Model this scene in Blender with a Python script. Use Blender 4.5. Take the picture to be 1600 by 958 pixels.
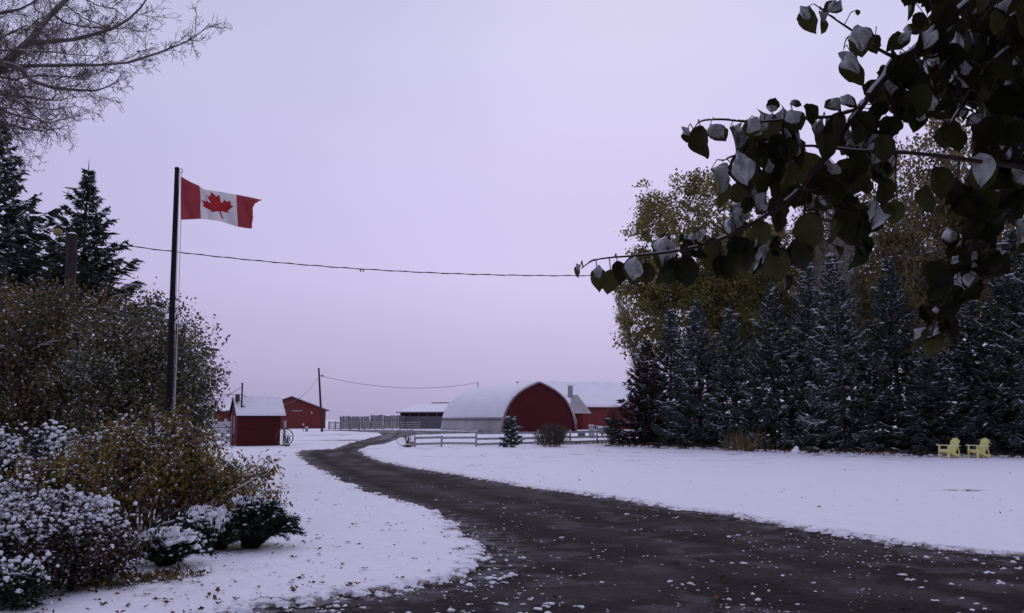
import bpy, math, random
import numpy as np
from mathutils import Vector, Matrix
S = bpy.context.scene
C = S.collection
for o in list(bpy.data.objects): bpy.data.objects.remove(o)
R = math.radians
# ------------------------------------------------------------------ camera
FPX = 1440.0; CAMH = 1.8
PITCH = math.atan(176/FPX); cp, sp = math.cos(PITCH), math.sin(PITCH)
cam = bpy.data.cameras.new('camera'); camo = bpy.data.objects.new('camera', cam); C.objects.link(camo)
cam.sensor_width = 36; cam.lens = 36*FPX/1600; cam.clip_end = 6000; cam.clip_start = .05
camo.location = (0, 0, CAMH); camo.rotation_euler = (R(90)+PITCH, 0, 0)
S.camera = camo
# ------------------------------------------------------------------ sky and light
W = bpy.data.worlds.new('World'); S.world = W; W.use_nodes = True
nt = W.node_tree; nt.nodes.clear()
N = nt.nodes.new; L = nt.links.new
SUN_EL, SUN_AZ = R(32), R(8)         # behind thin cloud, ahead of the camera
sky = N('ShaderNodeTexSky'); sky.sky_type = 'NISHITA'; sky.sun_disc = False
sky.sun_elevation = SUN_EL; sky.sun_rotation = SUN_AZ; sky.dust_density = 3
tc = N('ShaderNodeTexCoord'); sx = N('ShaderNodeSeparateXYZ'); L(tc.outputs['Generated'], sx.inputs[0])
ramp = N('ShaderNodeValToRGB'); L(sx.outputs['Z'], ramp.inputs[0])
el = ramp.color_ramp.elements
def srgb(r, g, b):
    f = lambda c: (c/255/12.92 if c/255 <= .04045 else ((c/255+.055)/1.055)**2.4)
    return (f(r), f(g), f(b), 1)
stops = [(0, (172,165,203)), (.024, (176,169,208)), (.066, (188,179,220)), (.15, (201,193,234)), (.25, (204,197,238)),
         (.38, (203,200,237)), (.6, (186,184,222)), (1, (180,178,215))]
el[0].position = 0; el[0].color = srgb(*stops[0][1]); el[1].position = 1; el[1].color = srgb(*stops[-1][1])
for p, c in stops[1:-1]:
    e = el.new(p); e.color = srgb(*c)
nz = N('ShaderNodeTexNoise'); nz.inputs['Scale'].default_value = 1.6; nz.inputs['Detail'].default_value = 3
mp = N('ShaderNodeMapping'); mp.inputs['Scale'].default_value = (1, 1, 3.5); L(tc.outputs['Generated'], mp.inputs[0]); L(mp.outputs[0], nz.inputs[0])
mr = N('ShaderNodeMapRange'); mr.inputs[1].default_value = .3; mr.inputs[2].default_value = .7; mr.inputs[3].default_value = .95; mr.inputs[4].default_value = 1.03
L(nz.outputs[0], mr.inputs[0])
mx = N('ShaderNodeMapRange'); mx.inputs[1].default_value = -.55; mx.inputs[2].default_value = 0; mx.inputs[3].default_value = .86; mx.inputs[4].default_value = 1
L(sx.outputs['X'], mx.inputs[0])
mu = N('ShaderNodeMath'); mu.operation = 'MULTIPLY'; L(mr.outputs[0], mu.inputs[0]); L(mx.outputs[0], mu.inputs[1])
m10 = N('ShaderNodeMath'); m10.operation = 'MULTIPLY'; m10.inputs[1].default_value = 10; L(mu.outputs[0], m10.inputs[0])
vs = N('ShaderNodeVectorMath'); vs.operation = 'SCALE'; L(ramp.outputs[0], vs.inputs[0]); L(m10.outputs[0], vs.inputs['Scale'])
mix = N('ShaderNodeMix'); mix.data_type = 'RGBA'; mix.inputs[0].default_value = .97
L(sky.outputs[0], mix.inputs[6]); L(vs.outputs[0], mix.inputs[7])
bg = N('ShaderNodeBackground'); bg.inputs[1].default_value = .1; L(mix.outputs[2], bg.inputs[0])
wo = N('ShaderNodeOutputWorld'); L(bg.outputs[0], wo.inputs[0])
sl = bpy.data.lights.new('sun', 'SUN'); sl.energy = .5; sl.angle = R(40); sl.color = (1, .96, .94)
so = bpy.data.objects.new('sun', sl); C.objects.link(so)
sd = Vector((math.sin(SUN_AZ)*math.cos(SUN_EL), math.cos(SUN_AZ)*math.cos(SUN_EL), math.sin(SUN_EL)))
so.rotation_euler = sd.to_track_quat('Z', 'Y').to_euler(); so.location = sd*60
S.view_settings.view_transform = 'Standard'; S.view_settings.look = 'None'; S.view_settings.exposure = 0; S.view_settings.gamma = 1
# ------------------------------------------------------------------ helpers
def ray(px, py):
    u = (px-800)/FPX; v = (479-py)/FPX
    return Vector((u, cp - v*sp, sp + v*cp))
def P(px, py, Y):
    d = ray(px, py); return Vector((0, 0, CAMH)) + d*(Y/d.y)
def G(px, py):
    d = ray(px, py); t = -CAMH/d.z; return Vector((d.x*t, d.y*t, 0))
def tag(o, label=None, cat=None, group=None, kind=None):
    if label: o['label'] = label
    if cat: o['category'] = cat
    if group: o['group'] = group
    if kind: o['kind'] = kind
    return o
def empty(name, label, cat, loc=(0,0,0), rz=0, group=None):
    o = bpy.data.objects.new(name, None); C.objects.link(o); o.location = loc; o.rotation_euler = (0, 0, rz)
    o.empty_display_size = .2
    return tag(o, label, cat, group)
def link(name, me, parent=None, loc=None):
    o = bpy.data.objects.new(name, me); C.objects.link(o)
    if parent is not None: o.parent = parent
    if loc is not None: o.location = loc
    return o
def copy_tree(o, parent=None):
    c = o.copy(); C.objects.link(c); c.parent = parent
    for ch in list(o.children): copy_tree(ch, c)
    return c
def npmesh(name, V, F, mats, mi=None, smooth=False, tint=None, attrs=None):
    """V (n,3), F (m,k) quads or tris; tint per face -> float face attribute"""
    V = np.asarray(V, np.float32); F = np.asarray(F, np.int32)
    me = bpy.data.meshes.new(name); k = F.shape[1]
    me.vertices.add(len(V)); me.vertices.foreach_set('co', V.ravel())
    me.loops.add(F.size); me.loops.foreach_set('vertex_index', F.ravel())
    me.polygons.add(len(F)); me.polygons.foreach_set('loop_start', np.arange(0, F.size, k, dtype=np.int32))
    me.polygons.foreach_set('loop_total', np.full(len(F), k, np.int32))
    for m in (mats if isinstance(mats, (list, tuple)) else [mats]): me.materials.append(m)
    if mi is not None: me.polygons.foreach_set('material_index', np.asarray(mi, np.int32))
    me.polygons.foreach_set('use_smooth', np.full(len(F), bool(smooth)))
    if tint is not None:
        a = me.attributes.new('tint', 'FLOAT', 'FACE'); a.data.foreach_set('value', np.asarray(tint, np.float32))
    for nme, val in (attrs or {}).items():
        a = me.attributes.new(nme, 'FLOAT', 'POINT'); a.data.foreach_set('value', np.asarray(val, np.float32))
    me.update(calc_edges=True)
    return me
class MB:
    """collects boxes, bars, polygons; builds ONE mesh object"""
    def __init__(s): s.v = []; s.f = []
    def box(s, x0, x1, y0, y1, z0, z1):
        b = len(s.v)
        s.v += [(x0,y0,z0),(x1,y0,z0),(x1,y1,z0),(x0,y1,z0),(x0,y0,z1),(x1,y0,z1),(x1,y1,z1),(x0,y1,z1)]
        s.f += [tuple(b+i for i in q) for q in ((0,3,2,1),(4,5,6,7),(0,1,5,4),(1,2,6,5),(2,3,7,6),(3,0,4,7))]; return s
    def prism(s, pts, y0, y1):              # polygon in x-z, extruded along y (pts counter-clockwise seen from -y)
        b = len(s.v); n = len(pts)
        s.v += [(x, y0, z) for x, z in pts] + [(x, y1, z) for x, z in pts]
        s.f.append(tuple(range(b, b+n))); s.f.append(tuple(b+n+i for i in reversed(range(n))))
        for i in range(n):
            j = (i+1) % n; s.f.append((b+i, b+n+i, b+n+j, b+j))
        return s
    def bar(s, p, q, w, h=None, up=(0,0,1)):   # rectangular bar p->q
        h = h or w; p = Vector(p); q = Vector(q); d = (q-p).normalized(); u = Vector(up)
        a = d.cross(u)
        if a.length < 1e-3: a = d.cross(Vector((1,0,0)))
        a.normalize(); c = a.cross(d).normalized(); b = len(s.v)
        for e in (p, q):
            for i, j in ((-1,-1),(1,-1),(1,1),(-1,1)): s.v.append(tuple(e + a*(i*w/2) + c*(j*h/2)))
        s.f += [tuple(b+i for i in f) for f in ((3,2,1,0),(4,5,6,7),(0,1,5,4),(1,2,6,5),(2,3,7,6),(3,0,4,7))]; return s
    def tube(s, pts, rads, n=8):
        b = len(s.v); pts = [Vector(p) for p in pts]
        if not hasattr(rads, '__len__'): rads = [rads]*len(pts)
        a0 = None
        for i, p in enumerate(pts):
            d = (pts[min(i+1, len(pts)-1)] - pts[max(i-1, 0)]).normalized()
            if a0 is None:
                a0 = d.cross(Vector((0,0,1)))
                if a0.length < .1: a0 = d.cross(Vector((1,0,0)))
            a = (a0 - d*a0.dot(d)).normalized(); a0 = a; c = d.cross(a)
            for k in range(n):
                t = 2*math.pi*k/n; s.v.append(tuple(p + (a*math.cos(t) + c*math.sin(t))*rads[i]))
        for i in range(len(pts)-1):
            for k in range(n):
                k2 = (k+1) % n; s.f.append((b+i*n+k, b+i*n+k2, b+(i+1)*n+k2, b+(i+1)*n+k))
        s.f.append(tuple(b+k for k in reversed(range(n)))); s.f.append(tuple(b+(len(pts)-1)*n+k for k in range(n))); return s
    def faces(s, v, f):
        b = len(s.v); s.v += [tuple(p) for p in v]; s.f += [tuple(b+i for i in q) for q in f]; return s
    def build(s, name, mat, parent=None, smooth=False, loc=None, bevel=0):
        me = bpy.data.meshes.new(name); me.from_pydata(s.v, [], s.f); me.materials.append(mat); me.update()
        if smooth: me.polygons.foreach_set('use_smooth', [True]*len(me.polygons))
        o = link(name, me, parent, loc)
        if bevel:
            m = o.modifiers.new('bevel', 'BEVEL'); m.width = bevel; m.segments = 1
        return o
# vectorised value noise
def hash2(ix, iy, seed=0):
    h = (ix.astype(np.int64)*374761393 + iy.astype(np.int64)*668265263 + seed*974634777) & 0xffffffff
    h = ((h ^ (h >> 13))*1274126177) & 0xffffffff
    return ((h ^ (h >> 16)) & 0xffffff)/float(0xffffff)
def vnoise(x, y, seed=0):
    ix = np.floor(x); iy = np.floor(y); fx = x-ix; fy = y-iy
    fx = fx*fx*(3-2*fx); fy = fy*fy*(3-2*fy)
    a = hash2(ix, iy, seed); b = hash2(ix+1, iy, seed); c = hash2(ix, iy+1, seed); d = hash2(ix+1, iy+1, seed)
    return (a*(1-fx)+b*fx)*(1-fy) + (c*(1-fx)+d*fx)*fy
def fbm(x, y, sc, octv=4, seed=0):
    t = 0; a = 1; n = 0
    for i in range(octv):
        t = t + a*vnoise(x*sc, y*sc, seed+i*7); n += a; a *= .5; sc *= 2.03
    return t/n
# ------------------------------------------------------------------ materials
def mat(name, col, rough=.9, col2=None, scale=8, bump=0, bscale=40, trans=0, tint=0, spec=.25, stretch=None, metal=0, detail=6, lo=.35, hi=.65, orand=0, snow=0, snowcol=(.8,.81,.83)):
    m = bpy.data.materials.new(name); m.use_nodes = True; t = m.node_tree; n = t.nodes.new; l = t.links.new
    b = t.nodes['Principled BSDF']; b.inputs['Roughness'].default_value = rough; b.inputs['Metallic'].default_value = metal
    b.inputs['Specular IOR Level'].default_value = spec
    co = n('ShaderNodeTexCoord'); mpn = n('ShaderNodeMapping'); l(co.outputs['Object'], mpn.inputs[0])
    if stretch: mpn.inputs['Scale'].default_value = stretch
    rgb = n('ShaderNodeRGB'); rgb.outputs[0].default_value = (*col, 1); cur = rgb.outputs[0]
    if col2:
        no = n('ShaderNodeTexNoise'); no.inputs['Scale'].default_value = scale; no.inputs['Detail'].default_value = detail; l(mpn.outputs[0], no.inputs[0])
        r = n('ShaderNodeMapRange'); r.inputs[1].default_value = lo; r.inputs[2].default_value = hi; l(no.outputs[0], r.inputs[0])
        mi = n('ShaderNodeMix'); mi.data_type = 'RGBA'; l(r.outputs[0], mi.inputs[0]); l(cur, mi.inputs[6]); mi.inputs[7].default_value = (*col2, 1); cur = mi.outputs[2]
    if tint:
        at = n('ShaderNodeAttribute'); at.attribute_name = 'tint'
        r = n('ShaderNodeMapRange'); r.inputs[3].default_value = 1-tint; r.inputs[4].default_value = 1+tint; l(at.outputs['Fac'], r.inputs[0])
        v = n('ShaderNodeVectorMath'); v.operation = 'SCALE'; l(cur, v.inputs[0]); l(r.outputs[0], v.inputs['Scale']); cur = v.outputs[0]
    if orand:
        oi = n('ShaderNodeObjectInfo'); r = n('ShaderNodeMapRange'); r.inputs[3].default_value = 1-orand; r.inputs[4].default_value = 1+orand; l(oi.outputs['Random'], r.inputs[0])
        v = n('ShaderNodeVectorMath'); v.operation = 'SCALE'; l(cur, v.inputs[0]); l(r.outputs[0], v.inputs['Scale']); cur = v.outputs[0]
    if snow:                                    # snow caught on upward facing surfaces, broken by noise
        g = n('ShaderNodeNewGeometry'); s3 = n('ShaderNodeSeparateXYZ'); l(g.outputs['Normal'], s3.inputs[0])
        no = n('ShaderNodeTexNoise'); no.inputs['Scale'].default_value = 3; no.inputs['Detail'].default_value = 6; l(co.outputs['Object'], no.inputs[0])
        ad = n('ShaderNodeMath'); ad.operation = 'ADD'; l(s3.outputs['Z'], ad.inputs[0]); l(no.outputs[0], ad.inputs[1])
        r = n('ShaderNodeMapRange'); r.inputs[1].default_value = 2-snow-.55; r.inputs[2].default_value = 2-snow-.4; l(ad.outputs[0], r.inputs[0])
        mi = n('ShaderNodeMix'); mi.data_type = 'RGBA'; l(r.outputs[0], mi.inputs[0]); l(cur, mi.inputs[6]); mi.inputs[7].default_value = (*snowcol, 1); cur = mi.outputs[2]
    l(cur, b.inputs['Base Color'])
    if bump:
        no = n('ShaderNodeTexNoise'); no.inputs['Scale'].default_value = bscale; no.inputs['Detail'].default_value = 8; l(mpn.outputs[0], no.inputs[0])
        bp = n('ShaderNodeBump'); bp.inputs['Strength'].default_value = bump; bp.inputs['Distance'].default_value = .02; l(no.outputs[0], bp.inputs['Height']); l(bp.outputs[0], b.inputs['Normal'])
    if trans:
        tr = n('ShaderNodeBsdfTranslucent'); l(cur, tr.inputs[0]); ms = n('ShaderNodeMixShader'); ms.inputs[0].default_value = trans
        l(b.outputs[0], ms.inputs[1]); l(tr.outputs[0], ms.inputs[2]); l(ms.outputs[0], t.nodes['Material Output'].inputs[0])
    return m
M = {}
M['snow'] = mat('snow', (.82,.825,.84), .75, (.74,.75,.77), 3, .25, 18)
M['snow_roof'] = mat('roof snow', (.85,.855,.88), .8, (.80,.805,.83), .35, .04, 3)
M['bark'] = mat('bark', (.055,.045,.038), .95, (.10,.085,.07), 14, .6, 30, snow=.45)
M['bark_grey'] = mat('grey bark', (.20,.18,.155), .95, (.11,.10,.09), 9, .5, 25)
M['bark_pale'] = mat('pale poplar bark', (.28,.26,.23), .95, (.12,.11,.1), 6, .4, 25)
M['twig'] = mat('dark twig', (.05,.036,.034), .9, (.08,.055,.05), 20, .3, 60)
M['needle'] = mat('spruce needles', (.036,.048,.038), .85, (.066,.082,.068), 2.5, tint=.5)
M['needle_blue'] = mat('blue spruce needles', (.066,.082,.070), .85, (.040,.052,.044), 2.5, tint=.5)
M['needle_red'] = mat('spruce needles with rusty cones', (.028,.030,.034), .85, (.075,.032,.030), 1.2, tint=.5, lo=.45, hi=.6)
M['juniper'] = mat('juniper scale leaves', (.012,.020,.016), .9, (.022,.032,.020), 6, tint=.5)
M['leaf_olive'] = mat('olive autumn leaf', (.17,.165,.06), .8, (.23,.20,.065), .5, tint=.45, trans=.4)
M['leaf_orange'] = mat('ochre autumn leaf', (.20,.155,.075), .8, (.16,.145,.06), .6, tint=.45, trans=.4)
M['leaf_shrub'] = mat('dull green shrub leaf', (.075,.090,.045), .8, (.13,.118,.052), .9, tint=.6, trans=.2)
M['leaf_rusty'] = mat('rusty shrub leaf', (.17,.105,.038), .8, (.085,.090,.036), 1.2, tint=.6, trans=.25)
M['leaf_yellow'] = mat('yellow green leaf', (.22,.19,.035), .8, (.15,.085,.045), 1.8, tint=.5, trans=.3)
M['leaf_red'] = mat('dark red brown leaf', (.085,.042,.036), .8, (.028,.034,.024), 3, tint=.6, trans=.1)
M['leaf_dark'] = mat('dark green leaf', (.016,.024,.016), .75, (.03,.036,.022), 2, tint=.6, trans=.1)
M['apple_leaf'] = mat('apple tree leaf', (.042,.054,.018), .6, (.072,.062,.022), 9, .3, 60, trans=.32, spec=.25, orand=.65)
M['apple_leaf_brown'] = mat('browning apple leaf', (.055,.042,.014), .65, (.025,.03,.010), 14, .3, 60, trans=.25)
M['snow_thin'] = mat('thin snow caught in needles', (.74,.745,.77), .85, (.30,.32,.34), 9, .2, 30)
M['snow_leaf'] = mat('thin leaf snow greyed for shade', (.78,.79,.81), .6, (.46,.48,.46), 3.0, .5, 14, lo=.50, hi=.78, spec=.35)  # grey patches: leaf under thin snow, with shade put into the colour
M['apple'] = mat('crab apple skin', (.045,.004,.007), .45, (.05,.004,.008), 20)
M['pole_dark'] = mat('creosoted pole', (.022,.018,.018), .95, (.038,.032,.03), 5, .5, 25, stretch=(5,5,.4))
M['twig_grey'] = mat('grey brown twig', (.12,.10,.09), .9, (.075,.06,.056), 20)
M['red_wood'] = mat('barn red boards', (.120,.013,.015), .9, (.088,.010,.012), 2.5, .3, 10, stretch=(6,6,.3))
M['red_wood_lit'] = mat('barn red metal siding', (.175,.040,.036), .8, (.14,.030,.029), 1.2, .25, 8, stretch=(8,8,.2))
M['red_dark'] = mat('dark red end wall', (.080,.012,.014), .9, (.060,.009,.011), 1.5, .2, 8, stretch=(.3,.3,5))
M['trim'] = mat('weathered trim', (.16,.10,.11), .9, (.24,.19,.2), 4)
M['grey_metal'] = mat('grey sheet metal', (.44,.43,.43), .6, (.35,.345,.35), .8, .1, 3, metal=.1, stretch=(1,1,.4))
M['brown_metal'] = mat('bare tin roof', (.27,.24,.235), .7, (.36,.345,.345), .8, .1, 3, stretch=(3,.5,.5))
M['grey_wood'] = mat('weathered grey wood', (.17,.165,.175), .95, (.10,.098,.105), 3, .4, 20, stretch=(4,4,.5), snow=.5)
M['rail_wood'] = mat('weathered fence rail', (.26,.225,.215), .95, (.17,.15,.145), 4, .3, 20, snow=.6)
M['white_paint'] = mat('weathered white paint', (.52,.51,.52), .8, (.40,.39,.40), 5, .2, 15, snow=.5)
M['white_fence'] = mat('worn grey white board', (.36,.35,.37), .85, (.27,.26,.28), 4, .2, 15)
M['dark'] = mat('dark opening', (.02,.018,.02), .9)
M['glass'] = mat('window glass', (.03,.03,.035), .15, spec=.6)
M['black_pole'] = mat('black painted steel', (.006,.005,.009), .7, (.010,.009,.014), 6, spec=.12)
M['galv'] = mat('galvanised steel', (.30,.30,.31), .5, (.22,.22,.23), 6, metal=.3)
M['iron'] = mat('rusted iron', (.055,.035,.03), .8, (.10,.06,.045), 12)
M['pole_wood'] = mat('utility pole wood', (.035,.030,.028), .95, (.06,.052,.048), 5, .5, 25, stretch=(5,5,.4))
M['wire'] = mat('black cable', (.02,.02,.022), .6)
M['rope'] = mat('halyard rope', (.5,.48,.48), .9)
M['flag_red'] = mat('faded red nylon', (.34,.055,.065), .8, (.28,.040,.05), 3, trans=.35)
M['flag_leaf'] = mat('maple leaf red nylon', (.38,.028,.032), .8, (.32,.022,.028), 3, trans=.3)
M['flag_white'] = mat('white nylon', (.72,.70,.70), .8, (.64,.63,.64), 3, trans=.35)
M['yellow'] = mat('pale yellow plastic', (.78,.76,.26), .5, (.66,.65,.24), 6)
M['brown_leaf'] = mat('fallen brown leaf', (.085,.04,.025), .9, (.14,.075,.035), 30, tint=.6)
M['dry_grass'] = mat('dry grass', (.16,.10,.05), .9, (.08,.06,.03), 3, tint=.5, trans=.2)
M['stone'] = mat('pinkish field stone', (.42,.28,.24), .9, (.25,.17,.15), 9, .4, 20)
M['snow_soft'] = M['snow']

# ------------------------------------------------------------------ vectorised geometry
rng = np.random.default_rng(11)
def unit(a): return a/np.maximum(np.linalg.norm(a, axis=-1, keepdims=True), 1e-9)
def cards(c, ax, nr, Ln, Wd, fold=.0):
    """pointed leaf quads: c base points, ax axis, nr normal hint, length, width"""
    ax = unit(ax); sd_ = unit(np.cross(ax, nr)); n_ = np.cross(sd_, ax)
    Ln = np.asarray(Ln).reshape(-1,1); Wd = np.asarray(Wd).reshape(-1,1)
    v = np.stack([c, c + ax*Ln*.45 + sd_*Wd*.5 + n_*Ln*fold, c + ax*Ln, c + ax*Ln*.45 - sd_*Wd*.5 + n_*Ln*fold], 1)
    n = len(c); return v.reshape(-1,3), np.arange(4*n).reshape(n,4)
def prisms(p0, p1, r0, r1, k=3):
    d = unit(p1-p0); h = np.where(np.abs(d[:,2:3]) > .9, np.array([[1.,0,0]]), np.array([[0,0,1.]]))
    a = unit(np.cross(d, h)); b = np.cross(d, a); n = len(p0); r0 = np.reshape(r0,(-1,1)); r1 = np.reshape(r1,(-1,1)); V = []
    for p, r in ((p0, r0), (p1, r1)):
        for j in range(k):
            t = 2*math.pi*j/k + .5; V.append(p + (a*math.cos(t)+b*math.sin(t))*r)
    V = np.stack(V, 1).reshape(-1,3); base = np.arange(n)[:,None]*2*k
    F = np.concatenate([base + np.array([[j, (j+1)%k, k+(j+1)%k, k+j]]) for j in range(k)], 0)
    return V, F
def join(parts):
    Vs, Fs, Ms, Ts = [], [], [], []; b = 0
    for V, F, m, t in parts:
        if len(V) == 0: continue
        Vs.append(V); Fs.append(F+b); Ms.append(np.full(len(F), m)); b += len(V)
        Ts.append(t if t is not None else np.full(len(F), .5))
    return np.concatenate(Vs), np.concatenate(Fs), np.concatenate(Ms), np.concatenate(Ts)
# low-poly blob (cube-sphere 6x4 quads) for snow clumps
def blob_template(n=2):
    pts = {}; V = []; F = []
    def idx(p):
        k = tuple(np.round(p, 5))
        if k not in pts: pts[k] = len(V); V.append(np.array(p)/np.linalg.norm(p))
        return pts[k]
    for ax_ in range(3):
        for s in (-1, 1):
            for i in range(n):
                for j in range(n):
                    q = []
                    for di, dj in ((0,0),(1,0),(1,1),(0,1)):
                        p = [0,0,0]; p[ax_] = s; p[(ax_+1)%3] = -1+2*(i+di)/n; p[(ax_+2)%3] = -1+2*(j+dj)/n; q.append(idx(p))
                    F.append(q if s > 0 else q[::-1])
    return np.array(V), np.array(F)
BT = {n: blob_template(n) for n in (1, 2, 3)}
def blobs(c, rx, ry, rz, n=2, rough=.25, g=None, ang=None):
    g = g or rng
    V0, F0 = BT[n]; m = len(c); a = g.uniform(0, 6.28, m) if ang is None else ang
    jit = 1 + g.uniform(-rough, rough, (m, len(V0)))
    V = V0[None]*jit[:,:,None]*np.stack([rx, ry, rz], 1)[:,None,:]
    ca, sa = np.cos(a)[:,None], np.sin(a)[:,None]
    V = np.stack([V[:,:,0]*ca - V[:,:,1]*sa, V[:,:,0]*sa + V[:,:,1]*ca, V[:,:,2]], 2) + c[:,None,:]
    F = F0[None] + (np.arange(m)*len(V0))[:,None,None]
    return V.reshape(-1,3), F.reshape(-1,4)
def grow(p, d, ln, r, lev, prm, segs, tips, rnd):
    """recursive limb; segs: (p0,p1,r0,r1,lev); tips: points on the last levels"""
    n = prm['n'][lev]; step = ln/n; d = d.normalized()
    for i in range(n):
        r1 = r*(1-.75/n*1) if lev else r*(1-.55/n)
        j = prm['jit'][lev]
        d = (d + Vector((rnd.gauss(0,j), rnd.gauss(0,j), rnd.gauss(0,j) + prm['up'][lev]))).normalized()
        q = p + d*step; segs.append((p, q, r, r1, lev))
        if lev+1 < len(prm['n']):
            if (i+1)/n > prm['start'][lev]:
                for _ in range(prm['kids'][lev]):
                    a = rnd.uniform(0, 6.28); perp = d.cross(Vector((math.cos(a), math.sin(a), rnd.uniform(-.5,.5)))).normalized()
                    sp_ = prm['spread'][lev]*rnd.uniform(.7, 1.3)
                    nd = (d*math.cos(sp_) + perp*math.sin(sp_))
                    grow(q if rnd.random() < .5 else p.lerp(q, rnd.random()), nd, ln*prm['ratio'][lev]*rnd.uniform(.6,1.15)*(1-.45*(i/n)), r1*.6, lev+1, prm, segs, tips, rnd)
        if lev >= len(prm['n'])-2: tips.append((q.copy(), d.copy()))
        p, r = q, r1
    tips.append((p.copy(), d.copy()))
def segmesh(segs, kbig=6, rmin=.003, only=None):
    out = []
    for k, sel in ((kbig, [s for s in segs if s[2] > .03]), (3, [s for s in segs if s[2] <= .03])):
        if not sel: continue
        p0 = np.array([s[0] for s in sel]); p1 = np.array([s[1] for s in sel]); r0 = np.maximum([s[2] for s in sel], rmin); r1 = np.maximum([s[3] for s in sel], rmin)
        V, F = prisms(p0, p1 + (p1-p0)*.03, r0, r1, k); out.append((V, F, 0, None))
    return out
def segsnow(segs, rlim, prob, rnd, off=.6, wd=.9, minr=.004):
    sel = [s for s in segs if s[2] > rlim and abs((s[1]-s[0]).normalized().z) < .75 and rnd.random() < prob]
    if not sel: return []
    p0 = np.array([s[0] for s in sel]); p1 = np.array([s[1] for s in sel]); r0 = np.maximum([s[2] for s in sel], minr); r1 = np.maximum([s[3] for s in sel], minr)
    up = np.array([[0,0,1.]])
    V, F = prisms(p0 + up*r0[:,None]*off, p1 + up*r1[:,None]*off, r0*wd, r1*wd, 4)
    return [(V, F, 1, None)]
# ------------------------------------------------------------------ ground, drive, lawn
drive_px = [(470,703.5),(522,701.5),(550,692),(580,684),(597,680),(592,676.5),(540,674),(500,673),(500,671.8),(560,671.5),(640,672.3),(700,673.5),(770,675),(770,677),
 (700,678.3),(650,680),(625,684),(617,688),(597,695),(575,697),(559,704),(575,713),(600,722),(650,732),(700,740),(800,757),(950,778),(1100,800),(1250,825),(1400,848),
 (1600,873),(1900,912),(2600,1500),(-400,1500),(60,1010),(330,968),(400,957),(480,945),(600,925),(690,905),(740,885),(755,866),(738,840),(700,812),(640,790),(560,765),(510,742),(478,724),(462,709)]
DP = np.array([G(*p)[:2] for p in drive_px])
def sdist(x, y, poly=DP):
    """signed distance, positive inside"""
    d = np.full(x.shape, 1e9); ins = np.zeros(x.shape, bool); n = len(poly)
    for i in range(n):
        a = poly[i]; b = poly[(i+1) % n]; ex, ey = b-a; wx = x-a[0]; wy = y-a[1]
        t = np.clip((wx*ex + wy*ey)/(ex*ex+ey*ey+1e-12), 0, 1)
        d = np.minimum(d, (wx-t*ex)**2 + (wy-t*ey)**2)
        c = ((a[1] > y) != (b[1] > y)) & (x < (b[0]-a[0])*(y-a[1])/(b[1]-a[1]+1e-12) + a[0]); ins ^= c
    d = np.sqrt(d); return np.where(ins, d, -d)
NA, NR = 760, 960
ang = np.linspace(R(-38), R(38), NA)
inv = np.concatenate([np.linspace(1/3.2, 1/7.6, 60, endpoint=False), np.linspace(1/7.6, 1/330., NR-60)])          # even steps in 1/distance keep the mesh even in any view from the porch
Y_ = 1/inv
XX = np.tan(ang)[None,:]*Y_[:,None]; YY = np.broadcast_to(Y_[:,None], XX.shape).copy()
x = XX.ravel(); y = YY.ravel()
sdv = sdist(x, y)
near = np.clip(1.2 - y/60, .15, 1)
rag = (fbm(x, y, 1.1, 3, 3)-.5)*.8*near + (fbm(x, y, 5.5, 4, 9)-.5)*.85*near + (fbm(x, y, 13, 4, 5)-.5)*.95*near
edge = -(sdv + rag*np.clip(.35+np.clip(.25*y,0,6)*.08, 0, 1))  # positive on the lawn
prof = np.clip(edge/.22, -1, 1)
hgt = np.where(prof > 0, .055*np.sqrt(np.clip(prof, 0, 1)), .05*prof) - .004
lump = (fbm(x, y, 2.3, 4, 21)-.5)*.035 + (fbm(x, y, 14, 3, 31)-.5)*.016 + (fbm(x, y, .22, 3, 77)-.5)*.10*np.clip((edge-.5)/4, 0, 1)
zz = hgt + lump*np.clip(edge*3, 0, 1)
# bare grass showing through: streaks on the far yard and a worn line on the right lawn
def blobmask(px, py, rx_px, ry_px):
    c = G(px, py); e0 = G(px+rx_px, py); e1 = G(px, py-ry_px)
    return np.exp(-(((x-c.x)/(e0.x-c.x))**2 + ((y-c.y)/(e1.y-c.y))**2))
streak = fbm(x*.25, y*.9, .6, 5, 41)
bare = np.clip((streak-.50)*5, 0, 1)*np.clip(blobmask(530,689,75,4.5) + blobmask(480,682,60,3) + .9*blobmask(560,677,60,2), 0, 1)*1.3
bare = np.maximum(bare, np.clip((fbm(x*3, y*3, 3.0, 3, 55)-.35)*5, 0, 1)*np.clip(blobmask(1500,769,38,1.6)*1.4, 0, 1))
bare = np.maximum(bare, np.clip((fbm(x*.4, y*1.5, 1.5, 5, 61)-.565)*4, 0, 1)*.75*np.clip((y-26)/12, 0, 1))
bare = np.maximum(bare, np.clip((fbm(x, y, 1.2, 5, 62)-.52)*4, 0, 1)*.9*(blobmask(1250,712,330,6)))
bare = np.maximum(bare, np.clip(1-edge/.30, 0, 1)*.9*np.clip((fbm(x, y, 9, 3, 63)-.42)*6, 0, 1))
bare = np.maximum(bare, .9*np.clip(.5+2*(fbm(x, y, 2.2, 4, 64)-.45), 0, 1)*np.clip(blobmask(250,900,120,12)*0 + np.exp(-(((x+4.6)/1.5)**2+((y-10.6)/1.6)**2)) + np.exp(-(((x+6.3)/2.6)**2+((y-15.2)/1.6)**2)) + np.exp(-(((x+3.7)/.7)**2+((y-13)/.6)**2)), 0, 1))
I = np.arange(NA*NR).reshape(NR, NA)
Q = np.stack([I[:-1,:-1], I[:-1,1:], I[1:,1:], I[1:,:-1]], -1).reshape(-1,4)
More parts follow.
